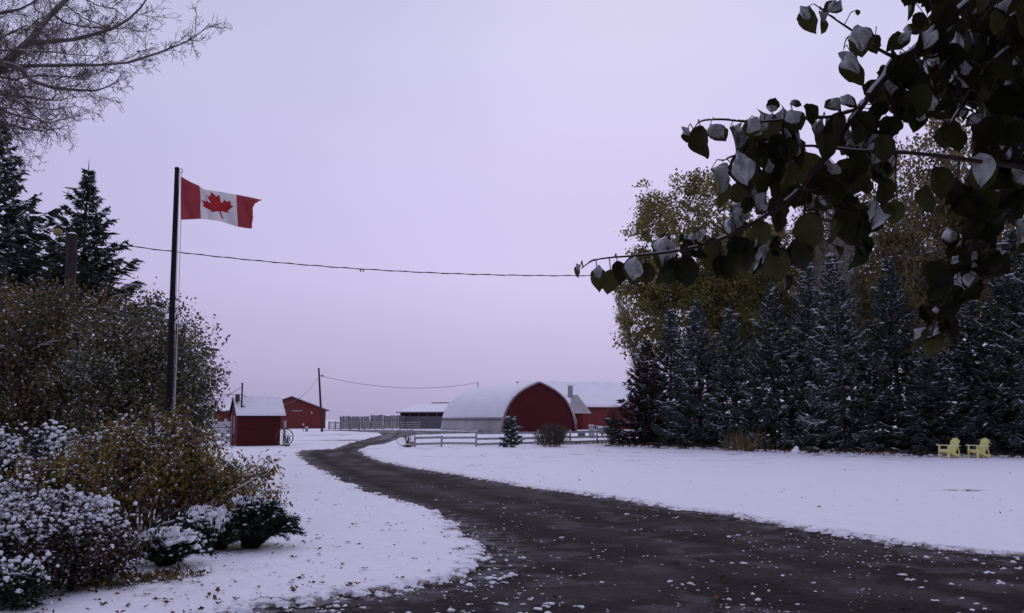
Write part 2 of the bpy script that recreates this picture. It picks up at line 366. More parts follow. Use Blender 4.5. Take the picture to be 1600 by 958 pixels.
def subset(V, Q, keep, attrs):
    q = Q[keep]; used = np.unique(q); mp_ = np.full(len(V), -1); mp_[used] = np.arange(len(used))
    return V[used], mp_[q], {k: v[used] for k, v in attrs.items()}
def ground_mat():
    m = bpy.data.materials.new('thin snow over grass'); m.use_nodes = True; t = m.node_tree; n = t.nodes.new; l = t.links.new
    b = t.nodes['Principled BSDF']; b.inputs['Roughness'].default_value = .8; b.inputs['Specular IOR Level'].default_value = .2
    co = n('ShaderNodeTexCoord'); at = n('ShaderNodeAttribute'); at.attribute_name = 'bare'
    fine = n('ShaderNodeTexNoise'); fine.inputs['Scale'].default_value = 22; fine.inputs['Detail'].default_value = 8; fine.inputs['Roughness'].default_value = .75; l(co.outputs['Object'], fine.inputs[0])
    # small tips of grass
    r1 = n('ShaderNodeMapRange'); r1.inputs[1].default_value = .64; r1.inputs[2].default_value = .72; r1.inputs[4].default_value = .55; l(fine.outputs[0], r1.inputs[0])
    ad = n('ShaderNodeMath'); ad.operation = 'MULTIPLY_ADD'; ad.inputs[1].default_value = 1.6; l(at.outputs['Fac'], ad.inputs[0])
    ff = n('ShaderNodeMapRange'); ff.inputs[1].default_value = .35; ff.inputs[2].default_value = .65; ff.inputs[3].default_value = -.9; ff.inputs[4].default_value = 0; l(fine.outputs[0], ff.inputs[0]); l(ff.outputs[0], ad.inputs[2])
    cl = n('ShaderNodeClamp'); l(ad.outputs[0], cl.inputs[0])
    mxn = n('ShaderNodeMath'); mxn.operation = 'MAXIMUM'; l(cl.outputs[0], mxn.inputs[0]); l(r1.outputs[0], mxn.inputs[1])
    gr = n('ShaderNodeTexNoise'); gr.inputs['Scale'].default_value = 3; gr.inputs['Detail'].default_value = 5; l(co.outputs['Object'], gr.inputs[0])
    gc = n('ShaderNodeMix'); gc.data_type = 'RGBA'; l(gr.outputs[0], gc.inputs[0]); gc.inputs[6].default_value = (.10,.115,.06,1); gc.inputs[7].default_value = (.13,.085,.06,1)
    sn = n('ShaderNodeMix'); sn.data_type = 'RGBA'; l(gr.outputs[0], sn.inputs[0]); sn.inputs[6].default_value = (.77,.775,.82,1); sn.inputs[7].default_value = (.85,.855,.89,1)
    mi = n('ShaderNodeMix'); mi.data_type = 'RGBA'; l(mxn.outputs[0], mi.inputs[0]); l(sn.outputs[2], mi.inputs[6]); l(gc.outputs[2], mi.inputs[7]); l(mi.outputs[2], b.inputs['Base Color'])
    bp = n('ShaderNodeBump'); bp.inputs['Strength'].default_value = .55; bp.inputs['Distance'].default_value = .02; l(fine.outputs[0], bp.inputs['Height']); l(bp.outputs[0], b.inputs['Normal'])
    return m
def gravel_mat():
    m = bpy.data.materials.new('wet dark gravel'); m.use_nodes = True; t = m.node_tree; n = t.nodes.new; l = t.links.new
    b = t.nodes['Principled BSDF']; b.inputs['Roughness'].default_value = .85; b.inputs['Specular IOR Level'].default_value = .06
    co = n('ShaderNodeTexCoord'); at = n('ShaderNodeAttribute'); at.attribute_name = 'frost'
    vo = n('ShaderNodeTexVoronoi'); vo.inputs['Scale'].default_value = 34; l(co.outputs['Object'], vo.inputs[0])
    f = n('ShaderNodeTexNoise'); f.inputs['Scale'].default_value = 16; f.inputs['Detail'].default_value = 10; f.inputs['Roughness'].default_value = .85; l(co.outputs['Object'], f.inputs[0])
    g = n('ShaderNodeTexNoise'); g.inputs['Scale'].default_value = 1.2; g.inputs['Detail'].default_value = 6; l(co.outputs['Object'], g.inputs[0])
    c1 = n('ShaderNodeMix'); c1.data_type = 'RGBA'; l(vo.outputs['Color'], c1.inputs[0]); c1.inputs[6].default_value = (.006,.004,.005,1); c1.inputs[7].default_value = (.045,.032,.034,1)
    c2 = n('ShaderNodeMix'); c2.data_type = 'RGBA'; rr = n('ShaderNodeMapRange'); rr.inputs[1].default_value = .4; rr.inputs[2].default_value = .65; rr.inputs[4].default_value = .6; l(g.outputs[0], rr.inputs[0]); l(rr.outputs[0], c2.inputs[0])
    l(c1.outputs[2], c2.inputs[6]); c2.inputs[7].default_value = (.022,.014,.015,1)
    aw = n('ShaderNodeAttribute'); aw.attribute_name = 'wet'; rw = n('ShaderNodeMapRange'); rw.inputs[3].default_value = 1; rw.inputs[4].default_value = .62; l(aw.outputs['Fac'], rw.inputs[0])
    vw = n('ShaderNodeVectorMath'); vw.operation = 'SCALE'; l(c2.outputs[2], vw.inputs[0]); l(rw.outputs[0], vw.inputs['Scale'])
    # thin frost / slush film
    fr = n('ShaderNodeMapRange'); fr.inputs[1].default_value = .30; fr.inputs[2].default_value = .74; l(f.outputs[0], fr.inputs[0])
    mu_ = n('ShaderNodeMath'); mu_.operation = 'MULTIPLY'; l(fr.outputs[0], mu_.inputs[0]); l(at.outputs['Fac'], mu_.inputs[1])
    c3 = n('ShaderNodeMix'); c3.data_type = 'RGBA'; l(mu_.outputs[0], c3.inputs[0]); l(vw.outputs[0], c3.inputs[6]); c3.inputs[7].default_value = (.55,.555,.58,1)
    l(c3.outputs[2], b.inputs['Base Color'])
    hs = n('ShaderNodeMath'); hs.operation = 'MULTIPLY_ADD'; hs.inputs[1].default_value = -1; l(vo.outputs['Distance'], hs.inputs[0]); l(f.outputs[0], hs.inputs[2])
    bp = n('ShaderNodeBump'); bp.inputs['Strength'].default_value = .8; bp.inputs['Distance'].default_value = .03; l(hs.outputs[0], bp.inputs['Height']); l(bp.outputs[0], b.inputs['Normal'])
    return m
M['lawn'] = ground_mat(); M['gravel'] = gravel_mat()
ez = edge.reshape(NR, NA); 
qe = np.maximum.reduce([edge[Q[:,i]] for i in range(4)])
V = np.stack([x, y, zz], 1)
v2, q2, a2 = subset(V, Q, qe > -.2, {'bare': bare})
o = link('snow_lawn', npmesh('snow_lawn', v2, q2, M['lawn'], smooth=True, attrs=a2)); tag(o, kind='structure')
# wheel tracks: distance from the centre line of the drive
frost = np.clip((fbm(x, y, .8, 4, 81)-.45)*2.6, 0, 1)*.16
far = np.clip((y-22)/25, 0, 1)
frost = frost + far*np.clip((fbm(x*1.0, y*.35, .9, 4, 83)-.44)*5, 0, 1)*.55 + .35*np.clip((y-60)/30, 0, 1)
frost = np.maximum(frost, .8*np.clip(1-sdv/.9, 0, 1)*np.clip((fbm(x, y, 7, 3, 85)-.5)*7, 0, 1))
frost = np.maximum(frost, .22*np.clip((fbm(x, y, 2.2, 4, 87)-.52)*6, 0, 1))
cl = np.array([G(*p)[:2] for p in ((1750,1010),(1250,900),(950,835),(760,790),(640,757),(560,728),(515,710),(520,702),(565,694),(600,684),(615,676))])   # where the cars drive
dcl = np.full(x.shape, 1e9)
for i in range(len(cl)-1):
    a = cl[i]; b = cl[i+1]; e_ = b-a; tt_ = np.clip(((x-a[0])*e_[0]+(y-a[1])*e_[1])/(e_@e_), 0, 1); dcl = np.minimum(dcl, np.hypot(x-a[0]-tt_*e_[0], y-a[1]-tt_*e_[1]))
trk = np.exp(-((dcl-.85)/.28)**2)                       # two wheel tracks keep clear of frost, slush lies between and beside them
wv = fbm(x, y, .6, 3, 88)
frost = np.maximum(frost, np.clip(y/30-.35, 0, 1)*(.45*np.exp(-(dcl/.35)**2) + .5*np.exp(-((dcl-1.9)/.4)**2))*np.clip((wv-.38)*4, 0, 1))
frost = frost*(1-.7*trk)
wet = trk*np.clip((wv-.3)*2, 0, 1)
gz = (fbm(x, y, .5, 3, 91)-.5)*.03 + (vnoise(x*18, y*18, 93)-.5)*.012*near - .004
qs = np.maximum.reduce([sdv[Q[:,i]] for i in range(4)])
v3, q3, a3 = subset(np.stack([x, y, gz], 1), Q, qs > -.9, {'frost': frost, 'wet': wet})
o = link('gravel_driveway', npmesh('gravel_driveway', v3, q3, M['gravel'], smooth=True, attrs=a3)); tag(o, kind='structure')
mb = MB(); mb.faces([(-2500,-2500,-.09),(2500,-2500,-.09),(2500,2500,-.09),(-2500,2500,-.09)], [(0,1,2,3)])
tag(mb.build('ground', M['snow_roof']), kind='structure')
# clumps of snow on the gravel
def gravel_clumps():
    n = 34000; a = rng.uniform(R(-34), R(34), n); yv = 1/rng.uniform(1/45, 1/6.5, n); xv = np.tan(a)*yv
    s_ = sdist(xv, yv); dens = fbm(xv, yv, .9, 4, 101)
    patch = np.clip((dens-.47)*5, 0, 1)*np.clip((22-yv)/14, 0.03, 1)*.09 + .012*(yv < 20) + .9*np.exp(-np.abs(s_)/.30)*np.clip((fbm(xv, yv, 1.2, 2, 103)-.35)*4, 0, 1)*.5*np.clip((30-yv)/18, .1, 1)
    k = (s_ > .02) & (rng.random(n) < patch); xv, yv = xv[k], yv[k]; m = len(xv)
    # each clump is a small pile of two to four grains
    xs, ys, rs = [], [], []
    for a_, b_ in zip(xv, yv):
        r = .008 + .030*rng.random()**3.2
        for j in range(rng.integers(1, 4)):
            xs.append(a_ + rng.normal(0, r*.9)); ys.append(b_ + rng.normal(0, r*.9)); rs.append(r*rng.uniform(.5, 1.1))
    n2 = 9000; a2 = rng.uniform(R(-33), R(33), n2); y2 = 1/rng.uniform(1/34, 1/7, n2); x2 = np.tan(a2)*y2; k2 = (sdist(x2, y2) > .05) & (rng.random(n2) < .03 + .6*np.clip((fbm(x2, y2, .8, 4, 107)-.52)*6, 0, 1)); xs += list(x2[k2]); ys += list(y2[k2]); rs += list(.004 + .008*rng.random(k2.sum())*np.clip(y2[k2]/10, .8, 1.8))
    xs, ys, rs = map(np.array, (xs, ys, rs))
    V, F = blobs(np.stack([xs, ys, rs*.25-.002], 1), rs*1.35, rs, rs*.55, 2, .4)
    o = link('snow_clumps', npmesh('snow_clumps', V, F, M['snow'], smooth=True))
    tag(o, 'small white clumps of snow scattered over the dark gravel driveway', 'snow clumps', kind='stuff')
gravel_clumps()
def fallen():
    xs, ys = [], []
    n = 1500; a = rng.uniform(R(-30), R(3), n); yv = 1/rng.uniform(1/34, 1/8.5, n); xv = np.tan(a)*yv
    s_ = sdist(xv, yv); k = (s_ < -.15) & (rng.random(n) < .45 + .4*(fbm(xv, yv, 1, 2, 111) > .52)) & (xv > -5.2 - (yv-9)*.1); xs = xv[k]; ys = yv[k]
    n = 3000; a = rng.uniform(R(-8), R(31), n); yv = 1/rng.uniform(1/58, 1/16, n); xv = np.tan(a)*yv
    s2 = sdist(xv, yv); k = (s2 < -.3) & (rng.random(n) < .05 + .22*np.clip((yv-36)/8, 0, 1)); xs = np.concatenate([xs, xv[k]]); ys = np.concatenate([ys, yv[k]])
    n = 500; a = rng.uniform(R(-15), R(30), n); yv = 1/rng.uniform(1/30, 1/7, n); xv = np.tan(a)*yv; k = (sdist(xv, yv) > 0) & (rng.random(n) < .6)
    n0 = len(xs); xs = np.concatenate([xs, xv[k]]); ys = np.concatenate([ys, yv[k]]); m = len(xs)
    z = np.where(np.arange(m) < n0, .058 + (fbm(xs, ys, 2.3, 4, 21)-.5)*.035, .012) + (fbm(xs, ys, .22, 3, 77)-.5)*.10*(np.arange(m) < n0)*np.clip((-sdist(xs,ys)-.5)/4,0,1) + .004
    L_ = .02 + .06*rng.random(m)**1.6
    ax = unit(np.stack([rng.normal(size=m), rng.normal(size=m), rng.uniform(0, .5, m)], 1)); nr = unit(np.stack([rng.normal(0,.4,m), rng.normal(0,.4,m), np.ones(m)], 1))
    c = np.stack([xs, ys, z], 1)
    V1, F1 = cards(c, ax, nr, L_, L_*.7, .15); V2, F2 = cards(c, ax*np.array([-.6,1,.8]), nr, L_*.7, L_*.5, .2)
    V, F, mi, t = join([(V1, F1, 0, rng.random(m)), (V2, F2, 0, rng.random(m))])
    tag(link('fallen_leaves', npmesh('fallen_leaves', V, F, M['brown_leaf'], tint=t)), 'brown fallen leaves scattered over the snow and gravel', 'fallen leaves', kind='stuff')
fallen()

# ------------------------------------------------------------------ buildings
def corrug(x0, x1, z0, z1, y, pitch, depth):      # ribbed wall sheet in x-z facing -y
    n = max(2, int((x1-x0)/pitch*2)); v = []; f = []
    for i in range(n+1):
        xx = x0 + (x1-x0)*i/n; yy = y - (depth if i % 2 else 0); v += [(xx, yy, z0), (xx, yy, z1)]
    for i in range(n): f.append((2*i, 2*i+2, 2*i+3, 2*i+1))
    return v, f
# quonset barn
QA = R(22)
qb = empty('quonset_barn', 'arched barn with dark red end wall and snow covered roof, in the centre distance', 'barn', P(842,674,130).xy.to_3d(), QA)
HW, HH = 5.75, 6.95
prof_pts = [(0,1),(.09,.985),(.18,.962),(.27,.935),(.35,.905),(.44,.86),(.52,.81),(.60,.75),(.68,.67),(.77,.55),(.85,.405),(.93,.21),(1,0)]
left = [(-w*HW, h*HH) for h, w in prof_pts]; right = [(w*HW, h*HH) for h, w in prof_pts]
def resample(pts, n):
    d = [0]
    for a, b in zip(pts, pts[1:]): d.append(d[-1] + math.dist(a, b))
    xs = np.interp(np.linspace(0, d[-1], n), d, [p[0] for p in pts]); zs = np.interp(np.linspace(0, d[-1], n), d, [p[1] for p in pts]); return list(zip(xs, zs))
end_poly = right[:-1] + [right[-1]] + left[::-1][1:]
end_poly = [(x_, z_) for x_, z_ in end_poly]
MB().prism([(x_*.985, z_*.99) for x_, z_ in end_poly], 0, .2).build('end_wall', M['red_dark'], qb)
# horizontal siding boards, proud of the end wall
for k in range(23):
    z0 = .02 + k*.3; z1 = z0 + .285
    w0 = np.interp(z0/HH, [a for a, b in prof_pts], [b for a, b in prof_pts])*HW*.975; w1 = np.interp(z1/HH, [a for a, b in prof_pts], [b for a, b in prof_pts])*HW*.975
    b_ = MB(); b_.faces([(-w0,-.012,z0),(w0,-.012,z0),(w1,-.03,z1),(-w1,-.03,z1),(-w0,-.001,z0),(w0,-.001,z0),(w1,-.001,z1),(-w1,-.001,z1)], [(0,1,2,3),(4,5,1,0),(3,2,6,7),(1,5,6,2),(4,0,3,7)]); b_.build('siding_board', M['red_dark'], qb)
def shell(pts, y0, y1, th, ny=1, wob=0):
    mb = MB(); n = len(pts); v = []; f = []
    nrm = []
    for i in range(n):
        a = pts[max(i-1,0)]; b = pts[min(i+1,n-1)]; t = (b[0]-a[0], b[1]-a[1]); l_ = math.hypot(*t); nrm.append((-t[1]/l_, t[0]/l_))
    for j in range(ny+1):
        yy = y0 + (y1-y0)*j/ny
        for lay in (0, 1):
            for i, (px_, pz_) in enumerate(pts):
                k = th*lay*(1 + wob*(random.random()-.5)); v.append((px_ + nrm[i][0]*k, yy, pz_ + nrm[i][1]*k))
    st = 2*n
    for j in range(ny):
        for i in range(n-1):
            a = j*st+i; b = (j+1)*st+i
            f.append((a, a+1, b+1, b)); f.append((a+n, b+n, b+n+1, a+n+1))
    for j in (0, ny):
        for i in range(n-1):
            a = j*st+i; f.append((a, a+n, a+n+1, a+1) if j == 0 else (a, a+1, a+n+1, a+n))
    for j in range(ny):
        a = j*st; f.append((a, a+st, a+st+n, a+n)); a = j*st+n-1; f.append((a, a+n, a+n+st, a+st))
    mb.faces(v, f); return mb
random.seed(3)
arch = resample(left + right[::-1][1:], 61)       # left base -> peak -> right base
roofpts = [(x_*1.0, z_) for x_, z_ in arch]
shell([(p[0], p[1]) for p in resample(left, 40)], -.25, 27, .10).build('roof', M['grey_metal'], qb, smooth=True)
shell([(p[0], p[1]) for p in resample(right[::-1], 40)], -.25, 27, .10).build('roof', M['grey_metal'], qb, smooth=True)
MB().box(0,0,0,0,0,0)
def above(pts, z): return [p for p in pts if p[1] >= z]
ls = [(p[0]-.1, p[1]+.06) for p in resample(left, 60) if p[1] > 1.78]; rs_ = [(p[0]+.1, p[1]+.06) for p in resample(right[::-1], 60) if p[1] > 1.78]
shell(ls, -.2, 26.95, .12, 14, .12).build('roof_snow', M['snow_roof'], qb, smooth=True)
shell(rs_, -.2, 26.95, .12, 14, .12).build('roof_snow', M['snow_roof'], qb, smooth=True)
sk = MB()                                             # ribs on the bare metal skirt
for k in range(60):
    yy = -.1 + k*.45; a, b = left[0], left[2]; pz = 1.7; w = np.interp(pz/HH, [q[0] for q in prof_pts], [q[1] for q in prof_pts])*HW
    sk.bar((-HW-.11, yy, 0), (-w-.11, yy, pz), .06, .05, (1,0,0))
o = sk.build('skirt_ribs', M['grey_metal'], qb); 
MB().bar((-HW*.965-.14, -.2, 1.76), (-HW*.965-.14, 26.9, 1.76), .08, .08).build('skirt_rail', M['dark'], qb)
tr = resample(left, 30)[0:] + resample(right[::-1], 30)[1:]
mb = MB(); n = len(tr); v = []; f = []
for i, (a, b) in enumerate(tr):
    k = math.hypot(a, b-1.5) or 1; v += [(a*.975, -.29, b*.985), (a*1.02, -.29, b*1.013), (a*1.02, -.252, b*1.013), (a*.975, -.252, b*.985)]
for i in range(n-1):
    for k in range(4): f.append((4*i+k, 4*i+(k+1)%4, 4*i+4+(k+1)%4, 4*i+4+k))
mb.faces(v, f).build('arch_trim', M['trim'], qb)
MB().box(-5.9, 5.9, -.05, .25, -.1, .05).build('sill', M['trim'], qb)
# ridge insulator mast on the quonset
MB().tube([(-.4, 24, 6.7), (-.4, 24, 7.9)], .05, 6).build('wire_mast', M['dark'], qb)
# cross wing (own building joined to the arched barn)
def qloc(lx, ly): return Vector((qb.location.x + lx*math.cos(QA) - ly*math.sin(QA), qb.location.y + lx*math.sin(QA) + ly*math.cos(QA), 0))
wg = empty('barn_wing', 'low red wing with bare tin roof, chimney and small white window between the two barns', 'barn', qloc(8.6, 11.2), QA)
MB().box(-3.2, 3.8, 0, 7.6, 0, 2.85).build('wall', M['red_wood'], wg)
MB().faces([(-3.5,-.5,2.72),(5.0,-.5,2.72),(5.0,4.2,5.55),(-3.5,4.2,5.55),(-3.5,-.5,2.84),(5.0,-.5,2.84),(5.0,4.2,5.67),(-3.5,4.2,5.67)], [(3,2,1,0),(4,5,6,7),(0,1,5,4),(1,2,6,5),(3,0,4,7),(2,3,7,6)]).build('roof', M['brown_metal'], wg)
MB().faces([(-3.5,4.21,5.55),(5.0,4.21,5.55),(5.0,8.2,3.1),(-3.5,8.2,3.1),(-3.5,4.21,5.67),(5.0,4.21,5.67),(5.0,8.2,3.22),(-3.5,8.2,3.22)], [(3,2,1,0),(4,5,6,7),(0,1,5,4),(1,2,6,5),(3,0,4,7),(2,3,7,6)]).build('roof', M['brown_metal'], wg)
MB().faces([(-3.5,1.4,3.99),(2.6,1.9,4.28),(3.9,4.2,5.69),(-3.5,4.2,5.69),(-3.5,1.4,4.03),(2.6,1.9,4.33),(3.9,4.2,5.77),(-3.5,4.2,5.77)], [(3,2,1,0),(4,5,6,7),(0,1,5,4),(1,2,6,5),(3,0,4,7),(2,3,7,6)]).build('roof_snow', M['snow_roof'], wg)
MB().faces([(3.8,0,2.8),(3.8,7.6,2.8),(3.8,4.2,5.3),(3.7,0,2.8),(3.7,7.6,2.8),(3.7,4.2,5.3)], [(0,1,2),(5,4,3)]).build('gable', M['red_wood'], wg)
MB().bar((-3.5,-.53,2.78), (5.0,-.53,2.78), .05, .16).build('fascia', M['white_paint'], wg)
ch = MB().box(3.05, 3.65, 3.2, 3.8, 4.6, 7.1).build('chimney', M['galv'], wg)
MB().box(2.95, 3.75, 3.1, 3.9, 7.1, 7.25).build('chimney_cap', M['snow'], ch)
wn = MB().box(1.75, 2.55, -.05, -.01, 1.1, 1.8).build('window', M['glass'], wg)
fr = MB(); fr.box(1.65, 2.65, -.09, -.052, 1.8, 1.92).box(1.65, 2.65, -.09, -.052, .98, 1.1).box(1.65, 1.75, -.09, -.052, 1.1, 1.8).box(2.55, 2.65, -.09, -.052, 1.1, 1.8); fr.build('frame', M['white_paint'], wn)
# main barn behind
mbn = empty('long_barn', 'long red barn with broad snow covered roof behind the arched barn, right of it', 'barn', (4.3, 152.6, 0), QA)
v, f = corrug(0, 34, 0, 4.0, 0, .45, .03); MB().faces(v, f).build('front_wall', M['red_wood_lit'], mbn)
MB().prism([(0,0),(0,0.01),(0,0.01)],0,0)
g_ = MB(); g_.v += [(.02,.02,0),(.02,16,0),(.02,16,4.0),(.02,8,8.0),(.02,.02,4.0)]; g_.f += [(4,3,2,1,0)]
g_.v += [(34,.02,0),(34,16,0),(34,16,4.0),(34,8,8.0),(34,.02,4.0)]; g_.f += [(5,6,7,8,9)]; g_.build('gable_wall', M['red_dark'], mbn)
MB().box(0.02, 34, 15.9, 16, 0, 4).build('rear_wall', M['red_wood'], mbn)
for s_, (ya, za, yb, zb) in enumerate(((-.6,3.72,8,8.12), (16.6,3.72,8.001,8.12))):
    MB().faces([(-.5,ya,za),(34.5,ya,za),(34.5,yb,zb),(-.5,yb,zb),(-.5,ya,za+.12),(34.5,ya,za+.12),(34.5,yb,zb+.12),(-.5,yb,zb+.12)], [(3,2,1,0),(4,5,6,7),(0,1,5,4),(1,2,6,5),(3,0,4,7)]).build('roof', M['trim'], mbn)
    nx, ny_ = 30, 8; vv = []; ff = []
    for j in range(ny_+1):
        for i in range(nx+1):
            t = j/ny_; vv.append((-.4 + 34.8*i/nx, ya + (yb-ya)*t, za+.13 + (zb-za)*t + .10 + random.uniform(-.03,.03)))
    for j in range(ny_):
        for i in range(nx): a = j*(nx+1)+i; ff.append((a, a+1, a+nx+2, a+nx+1))
    b0 = len(vv)
    for i in range(nx+1): vv.append((-.4 + 34.8*i/nx, ya, za+.125))
    for i in range(nx): ff.append((b0+i, b0+i+1, i+1, i))
    MB().faces(vv, ff).build('roof_snow', M['snow_roof'], mbn, smooth=True)
# left red barn
LT = R(32)
lb = empty('red_barn', 'red gabled barn with snowy roof behind the small shed, beside the utility pole', 'barn', P(453,670,173).xy.to_3d(), LT)
w_ = 6.93; pk = 6.0; ev = 3.55; Lb = 28
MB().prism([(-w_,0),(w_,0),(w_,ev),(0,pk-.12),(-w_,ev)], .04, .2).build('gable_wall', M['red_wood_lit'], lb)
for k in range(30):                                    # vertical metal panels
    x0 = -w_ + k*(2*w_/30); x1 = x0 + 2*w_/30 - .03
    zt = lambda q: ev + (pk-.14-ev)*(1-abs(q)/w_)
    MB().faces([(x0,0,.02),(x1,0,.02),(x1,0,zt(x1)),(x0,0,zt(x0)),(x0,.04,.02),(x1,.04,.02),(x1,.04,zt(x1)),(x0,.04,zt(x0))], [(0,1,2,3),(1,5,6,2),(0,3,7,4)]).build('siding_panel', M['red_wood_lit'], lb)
v, f = corrug(0, Lb, 0, ev, 0, .45, .03)
MB().faces([(-w_-.0+y_, Lb-x_, z_) for x_, y_, z_ in v], f).build('side_wall', M['red_wood'], lb)
MB().box(w_-.1, w_, .2, Lb, 0, ev).build('side_wall', M['red_wood'], lb)
MB().prism([(-w_,0),(w_,0),(w_,ev),(0,pk-.12),(-w_,ev)], Lb-.1, Lb).build('gable_wall', M['red_wood'], lb)
ovr = .55; slp = (pk-ev)/w_
for s_ in (-1, 1):
    a = [(0.001*s_, -.5, pk-.05), (s_*(w_+ovr), -.5, ev-.05-slp*ovr), (s_*(w_+ovr), Lb+.4, ev-.05-slp*ovr), (0.001*s_, Lb+.4, pk-.05)]
    vv = a + [(p[0], p[1], p[2]+.12) for p in a]; MB().faces(vv, [(0,1,2,3),(7,6,5,4),(0,4,5,1),(1,5,6,2),(2,6,7,3)]).build('roof', M['trim'], lb)
    a = [(p[0], p[1]+(.06 if p[1] < 0 else -.06), p[2]+.125) for p in a]; vv = a + [(p[0], p[1], p[2]+.12) for p in a]
    MB().faces(vv, [(0,1,2,3),(7,6,5,4),(0,4,5,1),(1,5,6,2),(2,6,7,3)]).build('roof_snow', M['snow_roof'], lb)
MB().box(.2, 2.3, -.09, -.03, 3.28, 3.4).build('door_track', M['white_paint'], lb)
MB().box(3.95, 4.25, -.06, -.01, 2.85, 3.15).build('wall_vent', M['white_paint'], lb)
# small shed
SA = R(25)
sh = empty('small_shed', 'small dark red shed with steep snowy roof and service mast, beside the driveway bend', 'shed', (-18.25, 61.7, 0), SA)
w_, g_, ev, pk = 2.84, 3.1, 2.12, 3.2
MB().box(0.03, w_-.03, .03, g_-.03, 0, ev).build('wall', M['red_dark'], sh)
for k in range(18):
    x0 = k*w_/18; MB().box(x0+.006, x0 + w_/18-.006, -.0, .028, 0.02, ev-.01).build('wall_board', M['red_dark'], sh)
for side, xx in ((-1, 0), (1, w_)):
    mb = MB(); xa, xb = (xx, xx+.04) if side < 0 else (xx-.04, xx)
    v = [(xa,0,0),(xa,g_,0),(xa,g_,ev),(xa,g_/2,pk-.05),(xa,0,ev)]; v += [(xb, b, c) for a, b, c in v]
    mb.faces(v, [(0,4,3,2,1),(5,6,7,8,9),(0,1,6,5),(0,5,9,4)]).build('gable_wall', M['red_wood'], sh)
dr = MB().box(-.03, -.003, 1.3, 2.2, .02, 1.95).build('door', M['pole_wood'], sh)
MB().box(-.05, -.005, 1.18, 1.28, .8, 2.05).box(-.05, -.005, 2.22, 2.32, .02, 2.05).build('frame', M['white_paint'], dr)
for s_ in (0, 1):
    y0, y1 = (-.22, g_/2) if s_ == 0 else (g_+.22, g_/2+.002); sl_ = (pk-ev)/(g_/2); z0 = ev - .22*sl_
    a = [(-.14, y0, z0), (w_+.33, y0, z0), (w_+.33, y1, pk), (-.14, y1, pk)]; vv = a + [(p[0], p[1], p[2]+.06) for p in a]
    MB().faces(vv, [(3,2,1,0),(4,5,6,7),(0,1,5,4),(1,2,6,5),(3,0,4,7)]).build('roof', M['dark'], sh)
    nx, ny_ = 22, 10; vv = []; ff = []
    for j in range(ny_+1):
        for i in range(nx+1):
            t = j/ny_; vv.append((-.12 + (w_+.43)*i/nx + random.uniform(-.006,.006), y0 + (y1-y0)*t, z0 + (pk-z0)*t + .13 + random.uniform(-.012,.012)))
    for j in range(ny_):
        for i in range(nx): a = j*(nx+1)+i; ff.append((a, a+1, a+nx+2, a+nx+1))
    b0 = len(vv)
    for i in range(nx+1): vv.append((-.12 + (w_+.43)*i/nx, y0+.005, z0+.062))
    for i in range(nx): ff.append((b0+i, b0+i+1, i+1, i))
    MB().faces(vv, ff).build('roof_snow', M['snow'], sh, smooth=True)
mst = MB().tube([(.32, .5, 2.45), (.32, .5, 4.15)], [.055,.05], 8).build('service_mast', M['black_pole'], sh)
MB().tube([(.32, .5, 4.15), (.28, .45, 4.22)], [.08,.03], 8).build('weather_head', M['black_pole'], mst)
mbx = MB().box(-.02, .22, .75, 1.15, 3.0, 3.42).build('vent_box', M['iron'], sh)
MB().box(-.05, .25, .72, 1.18, 3.42, 3.5).build('snow_cap', M['snow'], mbx)
# grey shed (far)
GA = R(-24)
gs = empty('grey_shed', 'weathered grey board shed with snowy roof, left of the arched barn', 'shed', (-20.8, 172, 0), GA)
Lg = 13.5
MB().box(0, Lg, .06, 7, 0, 2.35).build('wall', M['grey_wood'], gs)
for k in range(34):
    MB().box(.02+k*.397, .02+k*.397+.37, 0, .055, 0, 2.25+random.uniform(-.04,.04)).build('wall_board', M['grey_wood'], gs)
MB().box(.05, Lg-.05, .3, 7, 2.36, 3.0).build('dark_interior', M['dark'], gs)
pb = MB()
for k in range(8): pb.box(.05+k*1.9, .2+k*1.9, .05, .25, 2.2, 3.0)
for k in range(7): MB().box(.3+k*1.9, 1.8+k*1.9, .02, .05, 2.85, 3.0).build('lintel_board', M['grey_wood'], gs)
pb.build('posts', M['grey_wood'], gs)
a = [(-.5,-.6,2.95),(Lg+.5,-.6,2.95),(Lg+.5,7.5,4.55),(-.5,7.5,4.55)]
MB().faces(a + [(p[0], p[1], p[2]+.12) for p in a], [(3,2,1,0),(4,5,6,7),(0,1,5,4),(1,2,6,5),(3,0,4,7),(2,3,7,6)]).build('roof', M['dark'], gs)
a = [(-.45,-.55,3.08),(Lg+.45,-.55,3.08),(Lg+.45,7.4,4.66),(-.45,7.4,4.66)]
MB().faces(a + [(p[0], p[1], p[2]+.14) for p in a], [(3,2,1,0),(4,5,6,7),(0,1,5,4),(1,2,6,5),(3,0,4,7),(2,3,7,6)]).build('roof_snow', M['snow_roof'], gs)
MB().box(2.5, Lg+.5, 7.4, 7.7, 4.5, 4.98).build('ridge_board', M['grey_wood'], gs)

